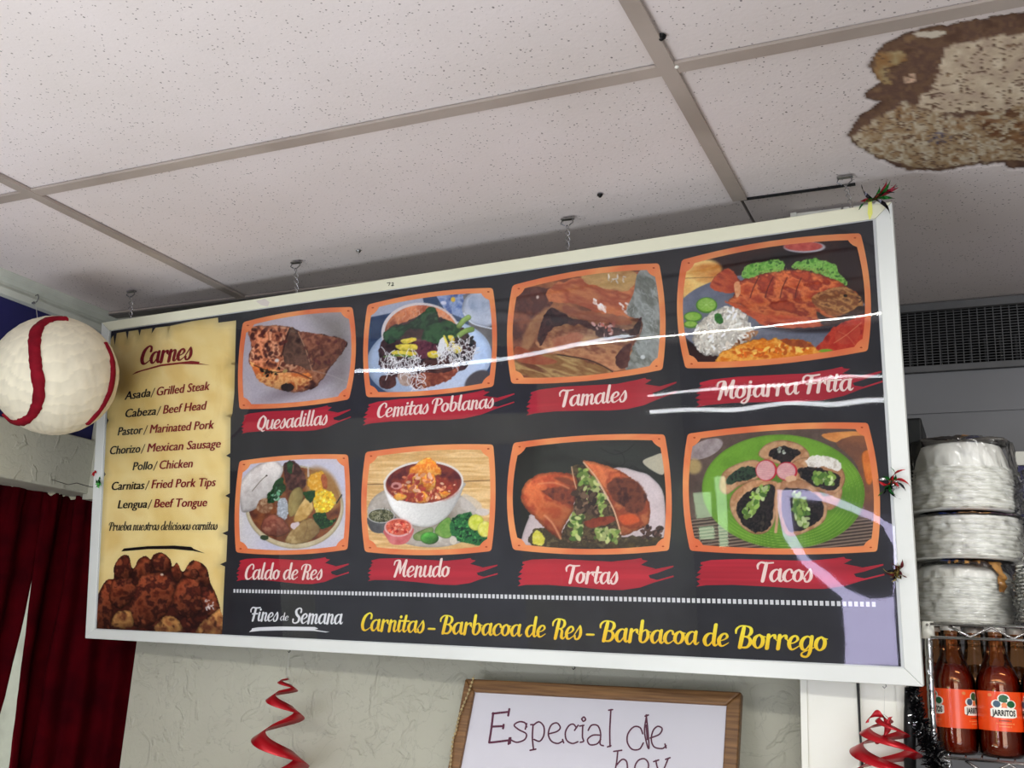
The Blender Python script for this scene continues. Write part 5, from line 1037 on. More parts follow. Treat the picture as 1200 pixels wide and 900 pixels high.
sprig(1024, 234, 'red and green tinsel sprig on the top right corner of the sign', [(mat('dark_red_foil', (150, 10, 40), .3, metal=.5), 'red_strands'), (greenfoil, 'green_strands'), (darkfoil, 'dark_strands')], 5, .048, 6, dirs=[.05, .2, .35, 3.0, .1, .25], curl=1.3)
sprig(1045, 566, 'upper tinsel sprig on the right rail with green and red strands', [(redfoil, 'red_strands'), (greenfoil, 'green_strands'), (darkfoil, 'dark_strands'), (silverfoil, 'silver_strands')], 5, .030, 8, dirs=[1.2, 1.9, 3.9, 4.4, .3, 5.2])
sprig(1052, 668, 'lower tinsel sprig on the right rail with dark red strands', [(mat('wine_foil', (96, 14, 24), .3, metal=.6), 'red_strands'), (darkfoil, 'dark_strands'), (mat('gold_foil', (190, 170, 90), .3, metal=.7), 'gold_strands')], 6, .024, 9)

# ------------------------------------------------------------------ paper ball
bc = pt(65, 440, D=2.16); BR = 70.5/1200*2.16*.985
ballE = empty('pinata_ball', bc, 'cream crepe paper ball with red stripes hanging beside the sign', 'pinata')
nb, nt_ = 150, 100; a_ = np.linspace(0, 2*PI, nb); th = np.linspace(.001, PI-.001, nt_); TH, AZ = np.meshgrid(th, a_, indexing='ij')
dn = np.stack([np.sin(TH)*np.cos(AZ), np.sin(TH)*np.sin(AZ), np.cos(TH)], -1); ax = np.array([.35, -.5, .79]); ax /= np.linalg.norm(ax)
e1 = np.cross(ax, [1, 0, 0]); e1 /= np.linalg.norm(e1); e2 = np.cross(ax, e1)
la = np.arccos(np.clip(dn@ax, -1, 1)); lo_ = np.arctan2(dn@e2, dn@e1)
strip = ((la*4.2+fbm(lo_*1.5+3, la*2, 3)*2.2) % 1.0); crease = fbm(lo_*14, la*3.2, 5, 4); big = fbm(dn[..., 0]*2.2+9, dn[..., 2]*2.2+dn[..., 1], 7)
rad = BR*(1+.006*strip+.022*(crease-.5)*np.abs(np.sin(la))+.03*(big-.5)); rad[:, -1] = rad[:, 0]
colb = np.array((232, 224, 198))*(.93+.1*crease+.06*(strip-.5))[..., None]; colb[:, -1] = colb[:, 0]
crepe = bpy.data.materials.new('cream_crepe'); crepe.use_nodes = True; _b = crepe.node_tree.nodes['Principled BSDF']; _a = crepe.node_tree.nodes.new('ShaderNodeAttribute'); _a.attribute_name = 'Col'
crepe.node_tree.links.new(_a.outputs['Color'], _b.inputs['Base Color']); _b.inputs['Roughness'].default_value = .8
grid_mesh('paper_shell', (dn*rad[..., None]+np.array(bc))[:, ::-1], crepe, ballE, colb[:, ::-1])
def on_ball(px_, py_, r=1.02):
    d = ray(px_, py_); c = np.array(bc)-np.array([0, 0, CZ]); b = d@c; dd = d@d; disc = b*b-dd*(c@c-(BR*r)**2)
    s = (b-math.sqrt(max(disc, 0)))/dd; q = d*s
    n_ = (q-c)/np.linalg.norm(q-c); return c+n_*BR*r+np.array([0, 0, CZ]), n_
def stripe(pts, wpx):
    cc = cr(pts, 6); m = MB(); P = [on_ball(a, b) for a, b in [(x[0], x[1]) for x in cc]]; n = len(P); R = random.Random(2)
    for i, (q, n_) in enumerate(P):
        tg = P[min(i+1, n-1)][0]-P[max(i-1, 0)][0]; tg /= np.linalg.norm(tg)+1e-9; sd_ = np.cross(n_, tg); w_ = wpx[min(len(wpx)-1, int(i/n*len(wpx)))]/1200*2.1/2*R.uniform(.86, 1.12)
        for s_, h_ in ((-1, -.006), (-.9, .003), (0, .004+R.uniform(0, .001)), (.9, .003), (1, -.006)): m.v.append(tuple(q+sd_*w_*s_+n_*(h_-.001)))
    for i in range(n-1):
        for k in range(4): m.f.append((i*5+k, i*5+k+1, (i+1)*5+k+1, (i+1)*5+k)); m.m.append(0)
    m.build('red_stripe', redpaper, ballE, True)
stripe([(78, 373), (62, 373), (50, 378), (42, 388), (40, 405), (42, 430), (45, 450), (45, 465), (41, 480), (33, 491), (20, 496), (8, 492), (0, 487)], [10, 12, 14, 14, 14, 13, 13, 11, 9, 8])
stripe([(124, 402), (131, 418), (133, 435), (131, 452), (126, 466), (118, 480), (110, 490), (103, 497)], [7, 9, 9, 8, 7, 7])
hk = pt(42, 352, X=-1.995); m = MB(); m.tube([hk+Vector((-.004, 0, .012)), hk+Vector((.004, 0, .014)), hk+Vector((.008, 0, .006)), hk+Vector((.005, 0, -.003)), hk+Vector((-.002, 0, -.006)), hk+Vector((-.006, 0, -.002))], .0013, 6); m.box((hk.x-.010, hk.y-.002, hk.z-.008), (hk.x-.002, hk.y+.002, hk.z-.004))
tag(m.build('ceiling_hook', steel, None, True), 'small bent metal hook on the white moulding above the paper ball', 'hook')
q, _n = on_ball(44, 374.5, .99); m = MB(); m.tube([hk+Vector((0, 0, -.005)), Vector(q)], .0007, 5); m.build('hanging_string', thread_m, ballE)

# ------------------------------------------------------------------ curtains behind the left opening
def curtain(path, z0, z1, lab, tfun=None, seed=0, amp=.018, fold=.075, left_edge=None):
    P = cr(path, 14); L = [0]
    for a, b in zip(P[:-1], P[1:]): L.append(L[-1]+np.linalg.norm(b-a))
    n = int(L[-1]/.006); s = np.linspace(0, L[-1], n); X_ = np.interp(s, L, [p_[0] for p_ in P]); Y_ = np.interp(s, L, [p_[1] for p_ in P])
    dx, dy = np.gradient(X_), np.gradient(Y_); l_ = np.hypot(dx, dy); nx_, ny_ = -dy/l_, dx/l_
    zs = np.concatenate([np.linspace(z1+.012, z1-.05, 12), np.linspace(z1-.06, z0, 60)]); SS, ZZ = np.meshgrid(s, zs)
    d = (z1-ZZ)/(z1-z0); w1 = np.sin(SS/fold*2*PI+seed+2.2*fbm(SS*3, d*1.5, seed)*3); w2 = np.sin(SS/.021*2*PI+3*fbm(SS*20, ZZ*6, seed+2))
    off = w1*amp*(.45+d*.9)+w2*.0045*np.exp(-np.abs(ZZ-z1+.02)/.03)+(fbm(SS*14, ZZ*9, seed+5)-.5)*.008
    top = np.where(ZZ > z1, .004*np.sin(SS*260+seed), 0)
    sft = np.zeros_like(SS)
    if left_edge is not None: sft = left_edge(ZZ)*(1-SS/L[-1])**1 if left_edge else 0
    t_ = dx/l_, dy/l_
    P3 = np.stack([X_[None]+nx_[None]*off+t_[0][None]*sft, Y_[None]+ny_[None]*off+t_[1][None]*sft, ZZ+top+CZ], -1)
    P3[..., 2] += np.where(ZZ >= z1-.01, (fbm(SS*40, SS*0, seed)-.5)*.014, 0)
    o = grid_mesh('curtain', P3, curtain_m); so = o.modifiers.new('cloth', 'SOLIDIFY'); so.thickness = .0015; return tag(o, lab, 'curtain', None)
p1, p2, p3 = pt(24, 725, X=-2.12), pt(10, 817, X=-2.12), pt(1, 899, X=-2.12)
# the right curtain starts at the slit; its near edge leans with height
ya = p1.y
zsl = [p3.z-CZ-1.2, p3.z-CZ, p2.z-CZ, p1.z-CZ, .4]; yr = [p3.y-.02, pt(2, 899, X=-2.12).y, pt(10, 817, X=-2.12).y, p1.y, p1.y-.005]
curtain([(-2.10, ya), (-2.105, ya+.15), (-2.07, 1.86), (-1.95, 1.99), (-1.70, 2.0)], -1.2, .305, 'dark red curtain filling the opening beside the plaster wall', seed=1, left_edge=lambda Z: np.interp(Z, zsl, yr)-ya)
yl = [pt(-40, 1000, X=-2.12).y, pt(-22, 899, X=-2.12).y, pt(3, 817, X=-2.12).y, p1.y+.0, p1.y+.02]
curtain([(-2.12, ya+.0), (-2.125, ya-.2), (-2.12, .9)], -1.2, .312, 'dark red curtain at the far left edge with a slit of daylight', seed=4, left_edge=lambda Z: -(np.interp(Z, zsl, yl)-ya))

# ------------------------------------------------------------------ whiteboard
wa = pt(547, 796.5, Y=1.793); wb_ = pt(869.5, 812.3, Y=1.793); U = (wb_-wa); WBW = U.length; U.normalize()
vd = Vector(RIGHT*300/1200+UP*1850/1200+fwd); vd.normalize(); Vd = -(vd-U*vd.dot(U)); Vd.normalize(); Nn = U.cross(Vd)
if Nn.y > 0: Nn = -Nn
WBH = .46; wbt = empty('whiteboard', wa+U*WBW/2+Vd*WBH, 'oak framed whiteboard with handwritten Especial de hoy leaning under the sign', 'whiteboard')
def wq(a, b, n_=0): return wa+U*a+Vd*b+Nn*n_
def wslab(name, quad, z0, z1, mt, par, bv=0):
    m = MB(); m.v = [tuple(wq(a, b, z0)) for a, b in quad]+[tuple(wq(a, b, z1)) for a, b in quad]; m.f = [(0, 1, 2, 3), (7, 6, 5, 4)]+[(i, 4+i, 4+(i+1) % 4, (i+1) % 4) for i in range(4)]; m.m = [0]*6
    o = m.build(name, mt, par); b = bmesh.new(); b.from_mesh(o.data); bmesh.ops.recalc_face_normals(b, faces=b.faces); b.to_mesh(o.data); b.free()
    if bv: bevel(o, bv, 3)
    return o
f_ = .0235
for q in ([(0, 0), (WBW, 0), (WBW-f_, f_), (f_, f_)], [(WBW, 0), (WBW, WBH), (WBW-f_, WBH-f_), (WBW-f_, f_)], [(0, WBH), (WBW, WBH), (WBW-f_, WBH-f_), (f_, WBH-f_)], [(0, 0), (0, WBH), (f_, WBH-f_), (f_, f_)]): wslab('frame_rail', q, -.012, .008, wood, wbt, .003)
wsurf = wslab('writing_surface', [(f_-.003, f_-.003), (WBW-f_+.003, f_-.003), (WBW-f_+.003, WBH-f_+.003), (f_-.003, WBH-f_+.003)], -.008, .001, board_m, wbt)
def wuv(px_, py_):
    d = ray(px_, py_); o = np.array(wa)-np.array([0, 0, CZ])+np.array(Nn)*.001; n_ = np.array(Nn); q = Vector(d*(o@n_)/(d@n_)+np.array([0, 0, CZ]))-wa; return q.dot(U), q.dot(Vd)
hand = [[(234, 257), (228, 310), (220, 361)], [(232, 259), (260, 256), (288, 253)], [(291, 243), (287, 266)], [(228, 305), (270, 303)], [(271, 298), (269, 311)], [(221, 361), (250, 358), (288, 353)], [(292, 345), (288, 366)],
 [(352, 306), (345, 291), (325, 288), (308, 300), (325, 316), (350, 330), (345, 350), (318, 360), (297, 352)], [(296, 344), (294, 364)], [(352, 294), (347, 314)],
 [(374, 300), (372, 345), (376, 386)], [(364, 388), (384, 384)], [(375, 300), (395, 288), (412, 305), (412, 335), (398, 356), (378, 350)], [(366, 298), (378, 298)],
 [(430, 330), (458, 322), (470, 308), (458, 292), (438, 300), (428, 330), (438, 355), (460, 364), (478, 356)], [(478, 350), (482, 362)],
 [(525, 306), (515, 296), (500, 302), (488, 325), (492, 352), (512, 364), (532, 358)], [(533, 300), (520, 318)],
 [(549, 300), (548, 340), (552, 356), (540, 360)], [(538, 303), (553, 300)], [(545, 278), (553, 271), (559, 280), (551, 286), (545, 278)],
 [(568, 318), (580, 300), (602, 302), (612, 330), (610, 365), (622, 372)], [(612, 335), (585, 335), (566, 350), (574, 368), (598, 366), (612, 350)],
 [(648, 245), (644, 320), (645, 375)], [(640, 247), (654, 245)], [(636, 376), (648, 372)],
 [(760, 330), (750, 308), (728, 306), (708, 330), (706, 360), (722, 384), (748, 384), (762, 362)], [(774, 264), (766, 320), (776, 372), (782, 378), (778, 320), (772, 264)], [(768, 268), (780, 264)], [(772, 300), (776, 350)], 
 [(786, 345), (818, 332), (828, 312), (812, 304), (796, 320), (790, 350), (800, 376), (828, 382), (842, 372)], [(838, 366), (842, 380)],
 [(672, 392), (668, 430), (660, 470)], [(658, 392), (686, 388)], [(668, 440), (688, 420), (704, 430), (706, 470)],
 [(740, 470), (732, 448), (744, 424), (766, 418), (780, 436), (776, 470)], [(806, 424), (812, 450), (826, 470)], [(798, 428), (816, 422)], [(850, 416), (836, 450), (820, 490), (800, 520)], [(840, 420), (856, 414)]]
polys = []
for i, s in enumerate(hand):
    wd = 7.6 if i < 7 else 5.6
    polys += strokes_to_polys([[(a/3+500, b/3+750, wd/3*1.0) for a, b in s]], lambda x, y: wuv(x, y))
V = []; F = []
for i, P in enumerate(polys):
    b = len(V); V += [wq(a, c, .0014+(i % 5)*.00003) for a, c in P]; f = tuple(range(b, b+len(P)))
    if (V[b+1]-V[b]).cross(V[b+2]-V[b]).dot(Nn) < 0: f = f[::-1]
    F.append(f)
me = bpy.data.meshes.new('handwriting'); me.from_pydata([tuple(v) for v in V], [], F); me.update(); link('handwriting', me, marker_m, wsurf)['label'] = 'plum marker words Especial de hoy'
m = MB(); chain = cr([(558.5, 793), (556.5, 800), (553.5, 809), (551.5, 815), (546, 828), (541.5, 840), (538.5, 852), (537.5, 858), (534, 868), (532.5, 880), (530.8, 900), (529, 925)], 9)
pts = [wq(*wuv(a[0], a[1]), .012) for a in chain]; Lc = 0; last = pts[0]
for a, b in zip(pts[:-1], pts[1:]):
    Lc += (b-a).length
    if Lc > .0066: Lc = 0; m.ball(b, .0026, 8)
m.tube(pts, .0006, 4); tag(m.build('bead_chain', mat('pale_wood_beads', (190, 168, 122), .45, nscale=90), None, True), 'strand of pale beads hanging over the left rail of the whiteboard', 'bead chain')
zb = wq(0, WBH).z
sh_ = boxo('wall_shelf', (-1.05, wq(0, WBH).y-.06, zb-CZ-.03), (-.30, 1.835, zb-CZ-.0005), pillar_m, None, .003); tag(sh_, 'white wall ledge carrying the leaning whiteboard', 'shelf')

# ------------------------------------------------------------------ wall speaker right of the sign
q0, q1 = pt(1063, 490, Y=1.86), pt(1083, 585, Y=1.86); xr = q1.x+.004
sp = empty('wall_speaker', Vector((-.13, 1.95, q1.z)), 'black wall speaker between the sign and the packs of plates', 'speaker')
prof = [(1.86, q0.z), (1.86, q1.z), (1.90, q1.z-.03), (2.0, q1.z-.03), (2.0, q0.z)]
m = MB(); xa, xb = -.129, pt(1082, 540, Y=1.86).x
m.v = [(xa, a, b) for a, b in prof]+[(xb, a, b) for a, b in prof]; m.f = [(0, 1, 2, 3, 4), (9, 8, 7, 6, 5)]+[(i, 5+i, 5+(i+1) % 5, (i+1) % 5) for i in range(5)]; m.m = [0]*7
bevel(m.build('cabinet', black_m, sp), .003); boxo('grille_cloth', (xa+.004, 1.857, q1.z-CZ+.01), (xb-.003, 1.8595, q0.z-CZ-.006), mat('dark_grille_cloth', (34, 36, 36), .9), sp)
boxo('bracket', (xa, 1.93, q1.z-CZ-.055), (xa+.012, 1.97, q1.z-CZ-.028), black_m, sp)

# ------------------------------------------------------------------ wire shelf
YF = 1.715; ZT, ZB = pt(1140, 733, Y=YF).z, pt(1140, 748.5, Y=YF).z; Z2 = pt(1140, 890.5, Y=YF).z
xl = pt(1088, 760, Y=YF).x; xr_ = .62; YB = 2.16
rack = empty('wire_rack', Vector((.25, 1.94, 0)), 'chrome wire rack holding plate packs and orange soda bottles', 'rack')
for x, y in ((xl, YF+.012), (xr_, YF+.012), (xl, YB-.012), (xr_, YB-.012)):
    m = MB(); pr = []; z = 0
    while z < ZT+.004: pr += [(.0062, z), (.0062, z+.021), (.0055, z+.0225), (.0055, z+.0235)]; z += .0254
    m.lathe((x, y, 0), pr, 14); m.lathe((x, y, pr[-1][1]), [(.0062, 0), (1e-4, .002)], 14); m.build('post', chrome, rack, True)
for lv, (zt, zb_) in enumerate(((ZT, ZB), (Z2, Z2-.021))):
    for y in (YF, YB):
        m = MB(); m.tube([(xl+.004, y, zt), (xr_, y, zt)], .0022, 8); m.tube([(xl+.004, y, zb_), (xr_, y, zb_)], .0022, 8)
        pts = []; x = xl+.03+(.0 if lv == 0 else .012); k = 0
        while x < xr_: pts.append((x, y, zt-.002 if k % 2 == 0 else zb_+.002)); x += .029; k += 1
        m.tube(pts, .0021, 6); m.build('shelf_truss', chrome, rack, True)
    m = MB()
    x = xl+.02
    while x < xr_: m.tube([(x, YF, zt+.0015), (x, YB, zt+.0015)], .0014, 5); x += .022
    m.tube([(xl, YF, zt-.001), (xl, YB, zt-.001)], .002, 6); m.tube([(xr_, YF, zt-.001), (xr_, YB, zt-.001)], .002, 6)
    o = m.build('shelf_wires', chrome, rack, True); o['kind'] = 'stuff'
    m = MB()
    for x, y in ((xl, YF+.012), (xr_, YF+.012), (xl, YB-.012), (xr_, YB-.012)): m.lathe((x, y, zb_-.002), [(.0065, 0), (.0098, 0), (.0085, zt-zb_+.006), (.0065, zt-zb_+.006)], 14)
    m.build('post_collars', pillar_m if lv == 0 else chrome, rack, True)

# ------------------------------------------------------------------ soda bottles
glass_o = mat_clear('bottle_glass', 1.5, .03, (255, 214, 170), gl=1.0)
def liquid(nm, col, c2):
    m = mat(nm, col, .08, col2=c2, nscale=20, spec=.6, coat=.6); b = m.node_tree.nodes['Principled BSDF']; b.inputs['Subsurface Weight'].default_value = .0; return m
liq_o = liquid('orange_soda', (104, 26, 4), (84, 18, 4)); liq_g = liquid('dark_green_soda', (70, 52, 12), (50, 40, 10)); lab_o = mat('orange_label_paper', (236, 78, 16), .35, coat=.3, nscale=30, col2=(228, 70, 14)); lab_g = mat('olive_label_paper', (110, 90, 20), .4)
cap_m = mat('pale_crown_cap', (206, 204, 198), .35, metal=.3); lw = mat('label_white', (244, 240, 228), .4); lgn = mat('label_green', (18, 92, 50), .4); lbl = mat('label_blue', (60, 90, 110), .4); lor = mat('label_light_orange', (238, 140, 80), .4)
HB = .188; PB_ = [(.0001, 0), (.026, 0), (.0305, .005), (.0312, .02), (.0305, .034), (.0302, .09), (.0308, .1), (.0295, .112), (.024, .126), (.0175, .142), (.0145, .154), (.0135, .170), (.0142, .175), (.0142, .18), (.0128, .184), (.0128, HB)]
TXT = bfont('JARRITOS', 0, .035)
def wrap(c, ang, r, V2, F, mt, name, par):
    me = bpy.data.meshes.new(name); vs = []
    for a, b in V2: q = ang+a/r; vs.append((c[0]+r*math.cos(q), c[1]+r*math.sin(q), c[2]+b))
    me.from_pydata(vs, [], F); me.update(); return link(name, me, mt, par)
def disc(cx, cy, rx, ry, n=18, cut=None):
    P = [(cx+rx*math.cos(2*PI*k/n), cy+ry*math.sin(2*PI*k/n)) for k in range(n)]
    return P
def rrect(cx, cy, hw, hh, r=.002):
    P = []
    for sx_, sy_, a0 in ((1, 1, 0), (-1, 1, PI/2), (-1, -1, PI), (1, -1, 1.5*PI)):
        for k in range(4): a = a0+k*PI/6; P.append((cx+sx_*(hw-r)+r*math.cos(a), cy+sy_*(hh-r)+r*math.sin(a)))
    return P
def bottle(x, y, zbase, liq, labm, lab, angs, kind_front=True, group='bottles on the lower rack shelf'):
    e = empty('soda_bottle', Vector((x, y, zbase)), lab, 'bottle', group); c = (x, y, zbase)
    m = MB(); m.lathe(c, [(r*.94, z+.002) for r, z in PB_[:9]]+[(1e-4, .1325)], 28); m.build('soda', liq, e, True)
    m = MB(); m.lathe(c, PB_, 28); m.build('glass', glass_o, e, True)
    m = MB(); m.lathe(c, [(.0150, HB-.008), (.0152, HB-.006), (.0145, HB-.001), (.013, HB+.001), (1e-4, HB+.0015)], 20); m.build('cap', cap_m, e, True)
    m = MB(); m.lathe(c, [(.0309, .038), (.0309, .094)], 36); band = m.build('label_band', labm, e, True)
    if not kind_front: return e
    for a in angs:
        def pl(P, mt, off, nm): wrap(c, a, .0309+off, P, [tuple(range(len(P)))], mt, nm, band)
        def grid_rect(cx, cy, hw, hh, mt, off, nm):
            V_ = []; n = 10
            for i in range(n+1): xx = -hw+2*hw*i/n; yy = hh-.0022*(abs(xx/hw)**6); V_ += [(cx+xx, cy-yy), (cx+xx, cy+yy)]
            wrap(c, a, .0309+off, V_, [(2*i, 2*i+2, 2*i+3, 2*i+1) for i in range(n)], mt, nm, band)
        grid_rect(.002, .0640, .0188, .0072, lw, .0002, 'logo_plate')
        for cx, cy, rx, ry, mt in ((.0025, .0842, .0088, .0068, lw), (-.0072, .0762, .0080, .0062, lw), (.0122, .0762, .0080, .0062, lw)): pl(disc(cx, cy, rx, ry), mt, .0003, 'logo_white')
        pl([(-.0040, .0800), (-.0046, .0850), (-.0026, .0886), (.0020, .0896), (.0066, .0886), (.0098, .0850), (.0070, .0838), (.0074, .0800), (.0050, .0786), (.0004, .0786)], lgn, .0005, 'logo_green'); pl(disc(.0124, .0765, .0060, .0048), lgn, .0005, 'logo_green'); pl(disc(-.0074, .0762, .0052, .0048), lbl, .0005, 'logo_blue'); pl(disc(.0026, .0752, .0040, .0034), lor, .0005, 'logo_orange')
        V_, F_ = TXT; V_ = V_.copy(); x0, x1 = V_[:, 0].min(), V_[:, 0].max(); V_ = np.stack([(V_[:, 0]-x0)/(x1-x0)*.0330-.0145, V_[:, 1]/.69*.0078+.0600], 1)
        wrap(c, a, .0309+.0006, V_, F_, black_m, 'logo_lettering', band)
        for k, (zz, hw) in enumerate(((.0530, .0085), (.0488, .0125), (.0448, .0085))): grid_rect(.003, zz, hw, .0007, lor if k else mat('small_print_%d' % k, (120, 60, 30), .5), .0002, 'small_print')
        grid_rect(-.0165, .0885, .003, .0022, lor, .0002, 'small_print')
zb1 = Z2+.0035
bx_ = lambda px_, yy: pt(px_, 830, Y=yy).x
toc = lambda x, y: math.atan2(-y, -x)
xb_, yb_ = bx_(1171.5, 1.765), 1.765; bottle(xb_, yb_, zb1, liq_o, lab_o, 'orange soda bottle whose round logo faces the camera', [toc(xb_, yb_)+.12])
xa_, ya_ = bx_(1118.5, 1.765), 1.765; bottle(xa_, ya_, zb1, liq_o, lab_o, 'orange soda bottle beside the rack post with its logo turned left', [toc(xa_, ya_)-1.15, toc(xa_, ya_)+1.0])
xc_, yc_ = bx_(1225, 1.765), 1.765; bottle(xc_, yc_, zb1, liq_o, lab_o, 'orange soda bottle cut off by the right edge of the photo', [toc(xc_, yc_)-.95])
xd_, yd_ = bx_(1097, 1.845), 1.845; bottle(xd_, yd_, zb1, liq_o, lab_o, 'dark orange bottle standing behind the rack post', [], False)
xe_, ye_ = bx_(1146, 1.85), 1.85; bottle(xe_, ye_, zb1, liq_g, lab_g, 'olive green bottle behind the gap between the two orange bottles', [], False)
xf_, yf_ = bx_(1197, 1.85), 1.85; bottle(xf_, yf_, zb1, liq_g, lab_g, 'olive green bottle behind at the right edge', [], False)
for k, (px_, lab) in enumerate(((1120, 'dark bottle in the back row behind the left orange bottle'), (1172, 'dark bottle in the back row behind the right orange bottle'))):
    yy = 1.93; bottle(bx_(px_, yy), yy, zb1, liq_g, lab_g, lab, [], False)

# ------------------------------------------------------------------ packs of foam plates in bags
bag_m = mat_clear('crinkled_bag_film', 1.45, .14, (252, 252, 253), gl=1.0, extra=.01)
org_m = mat('bag_print_orange', (200, 146, 78), .35, nscale=60, col2=(130, 88, 50), coat=.4); blu_m = mat('bag_print_blue', (30, 60, 140), .3, coat=.4); dk_m = mat('bag_print_dark', (34, 26, 28), .3, coat=.4, nscale=60, col2=(70, 50, 40)); pur_m = mat('bag_print_purple', (90, 50, 90), .35, coat=.3)
def pack(cx, cy, z0, n, R_, dz, lab, seed, tilt=(0, 0), dome=0, grow=0, bagh=.02, prints=()):
    e = empty('plate_pack', Vector((cx, cy, z0)), lab, 'plate pack', 'bagged foam plates on the upper rack shelf')
    Mt = Matrix.Translation((cx, cy, z0)) @ Matrix.Rotation(tilt[0], 4, 'X') @ Matrix.Rotation(tilt[1], 4, 'Y')
    m = MB()
    for k in range(n):
        r = R_*(1+grow*k/n); z = k*dz
        m.lathe((0, 0, z), [(r*.80, dz*.02), (r*.975, dz*.05), (r*.990, dz*.3), (r, dz*.55), (r, dz*.85), (r*.975, dz*1.02), (r*.8, dz*1.02), (1e-4, dz)], 44)
    zt = n*dz
    if dome:
        m.lathe((0, 0, zt), [(R_*(1+grow)*.97, 0), (R_*(1+grow)*.93, dome*.35), (R_*.74, dome*.85), (R_*.5, dome), (1e-4, dome*1.02)], 44)
    m.v = [tuple(Mt @ Vector(v)) for v in m.v]; o = m.build('plate_stack', foam_m, e, True); o['kind'] = 'stuff'
    # bag: wrinkled closed skin around the stack
    nt2, na = 60, 150; tt = np.linspace(0, 1, nt2); aa = np.linspace(0, 2*PI, na); TT, AN = np.meshgrid(tt, aa, indexing='ij'); ztop = zt+dome
    prof_r = np.interp(tt, [0, .06, .12, .5, .80, .9, .97, 1], [.3, .85, 1.03, 1.03+grow*.5, 1.03+grow, .86 if dome else .95, .5, .001])*R_
    prof_z = np.interp(tt, [0, .06, .12, .80, .9, .97, 1], [.0005, .0005, .004, zt, ztop*.985+.004, ztop+.006, ztop+bagh*.5])
    wr = np.abs(fbm(AN*5+seed*3, TT*9+AN*2, seed, 4)-.5)*2; wr[:, -1] = wr[:, 0]; wr2 = fbm(np.cos(AN)*9+seed, np.sin(AN)*9+TT*14, seed+3, 3)
    rad_ = prof_r[:, None]+(.007*(1-wr)**3+.006*(wr2-.3))*(prof_r[:, None] > R_*.4); zz_ = prof_z[:, None]+.004*(wr2-.5)*(TT > .85)
    P = np.stack([rad_*np.cos(AN), rad_*np.sin(AN), np.maximum(zz_, .0004)], -1); Mn = np.array(Mt); P = P@Mn[:3, :3].T+Mn[:3, 3]
    bg = grid_mesh('bag', P[:, ::-1], [bag_m]+[p_[0] for p_ in prints], e)
    mi = np.zeros((nt2-1, na-1), int)
    ac = (aa[:-1]+aa[1:])/2; tc = (tt[:-1]+tt[1:])/2
    for k, (mt, a0, a1, t0, t1) in enumerate(prints):
        w_ = fbm(ac*6+k, tc[:, None]*0+seed, k)*.05
        mi = np.where((ac[None] > a0) & (ac[None] < a1) & (tc[:, None] > t0+w_) & (tc[:, None] < t1+w_), k+1, mi)
    bg.data.polygons.foreach_set('material_index', mi[:, ::-1].reshape(-1).astype(np.int32))
    return e
zs0 = ZT+.0045; YP = 1.88
za, zb3, zc_ = pt(1130, 720, Y=1.80).z, pt(1130, 655, Y=1.78).z, pt(1130, 600, Y=1.78).z
cx_ = pt(1124, 640, Y=1.78).x-.004
pack(cx_+.0, YP, zs0, 15, .080, (zb3-zs0-.024)/15, 'lowest bagged pack of white plates with orange and blue print, on the rack', 3, dome=.022, bagh=.02, prints=[(dk_m, 4.7, 5.5, .84, .89), (org_m, 4.5, 5.7, .86, .93), (blu_m, 4.35, 4.85, .88, .95), (org_m, 5.42, 5.6, .55, .87)])
pack(cx_+.012, YP+.005, zb3+.004, 9, .088, (zc_-zb3-.005)/9, 'middle bagged pack of white plates with visible stacked rims', 5, dome=0, bagh=.006, prints=[(org_m, 4.5, 5.5, .84, .90), (blu_m, 4.3, 4.7, .83, .88), (pur_m, 5.2, 5.75, .84, .90)])
zc2 = pt(1130, 597, Y=1.78).z; zd = pt(1130, 541, Y=1.79).z; zd2 = pt(1130, 508, Y=1.80).z
pack(cx_+.010, YP+.005, zc2+.004, 12, .088, (zd-zc2-.004)/12, 'topmost bagged pack of white plates with dark and blue print on top', 7, dome=max(.02, zd2-zd-.004), grow=-.1, bagh=.02, prints=[(dk_m, 3.9, 4.85, .89, .96), (org_m, 4.80, 4.95, .87, .95), (blu_m, 5.0, 5.4, .91, .96)])
# loose clear bag of plates leaning at the right
def loose_bag(cx, cy, z0, rx, ry, hh, lab, seed, inner):
    e = empty('clear_plastic_bag', Vector((cx, cy, z0)), lab, 'plastic bag'); n1_, n2_ = 110, 130; tt = np.linspace(0.0, 1, n1_); aa = np.linspace(0, 2*PI, n2_); TT, AN = np.meshgrid(tt, aa, indexing='ij')
    pr_ = np.interp(tt, [0, .04, .2, .55, .8, .93, 1], [.4, .9, 1, .92, .66, .34, .02]); wr = 1-np.abs(fbm(AN*3+seed, TT*7+AN, seed, 5)-.5)*2; wr2 = 1-np.abs(fbm(np.cos(AN)*4+seed*2, np.sin(AN)*4+TT*6, seed+4, 5)-.5)*2
    k = pr_[:, None]*(1+.22*(wr**4-.5)+.16*(wr2**4-.5)); k[:, -1] = k[:, 0]
    P = np.stack([cx+rx*k*np.cos(AN)+.02*TT, cy+ry*k*np.sin(AN), z0+hh*TT+.006*(wr2-.5)*(TT > .1)], -1); grid_mesh('bag_film', P[:, ::-1], bag_m, e)
    if inner:
        m = MB()
        for kk in range(inner): m.lathe((cx, cy, z0+.003+kk*.0055), [(1e-4, .001), (rx*.55, .001), (rx*.84, .006), (rx*.86, .0045), (rx*.8, .003)], 36)
        o = m.build('plate_stack', foam_m, e, True); o['kind'] = 'stuff'
    return e
loose_bag(pt(1196, 700, Y=1.80).x+.045, 1.80, zs0, .058, .085, pt(1180, 612, Y=1.8).z-zs0, 'loose clear crinkled bag of plates at the right edge of the rack shelf', 5, 16)
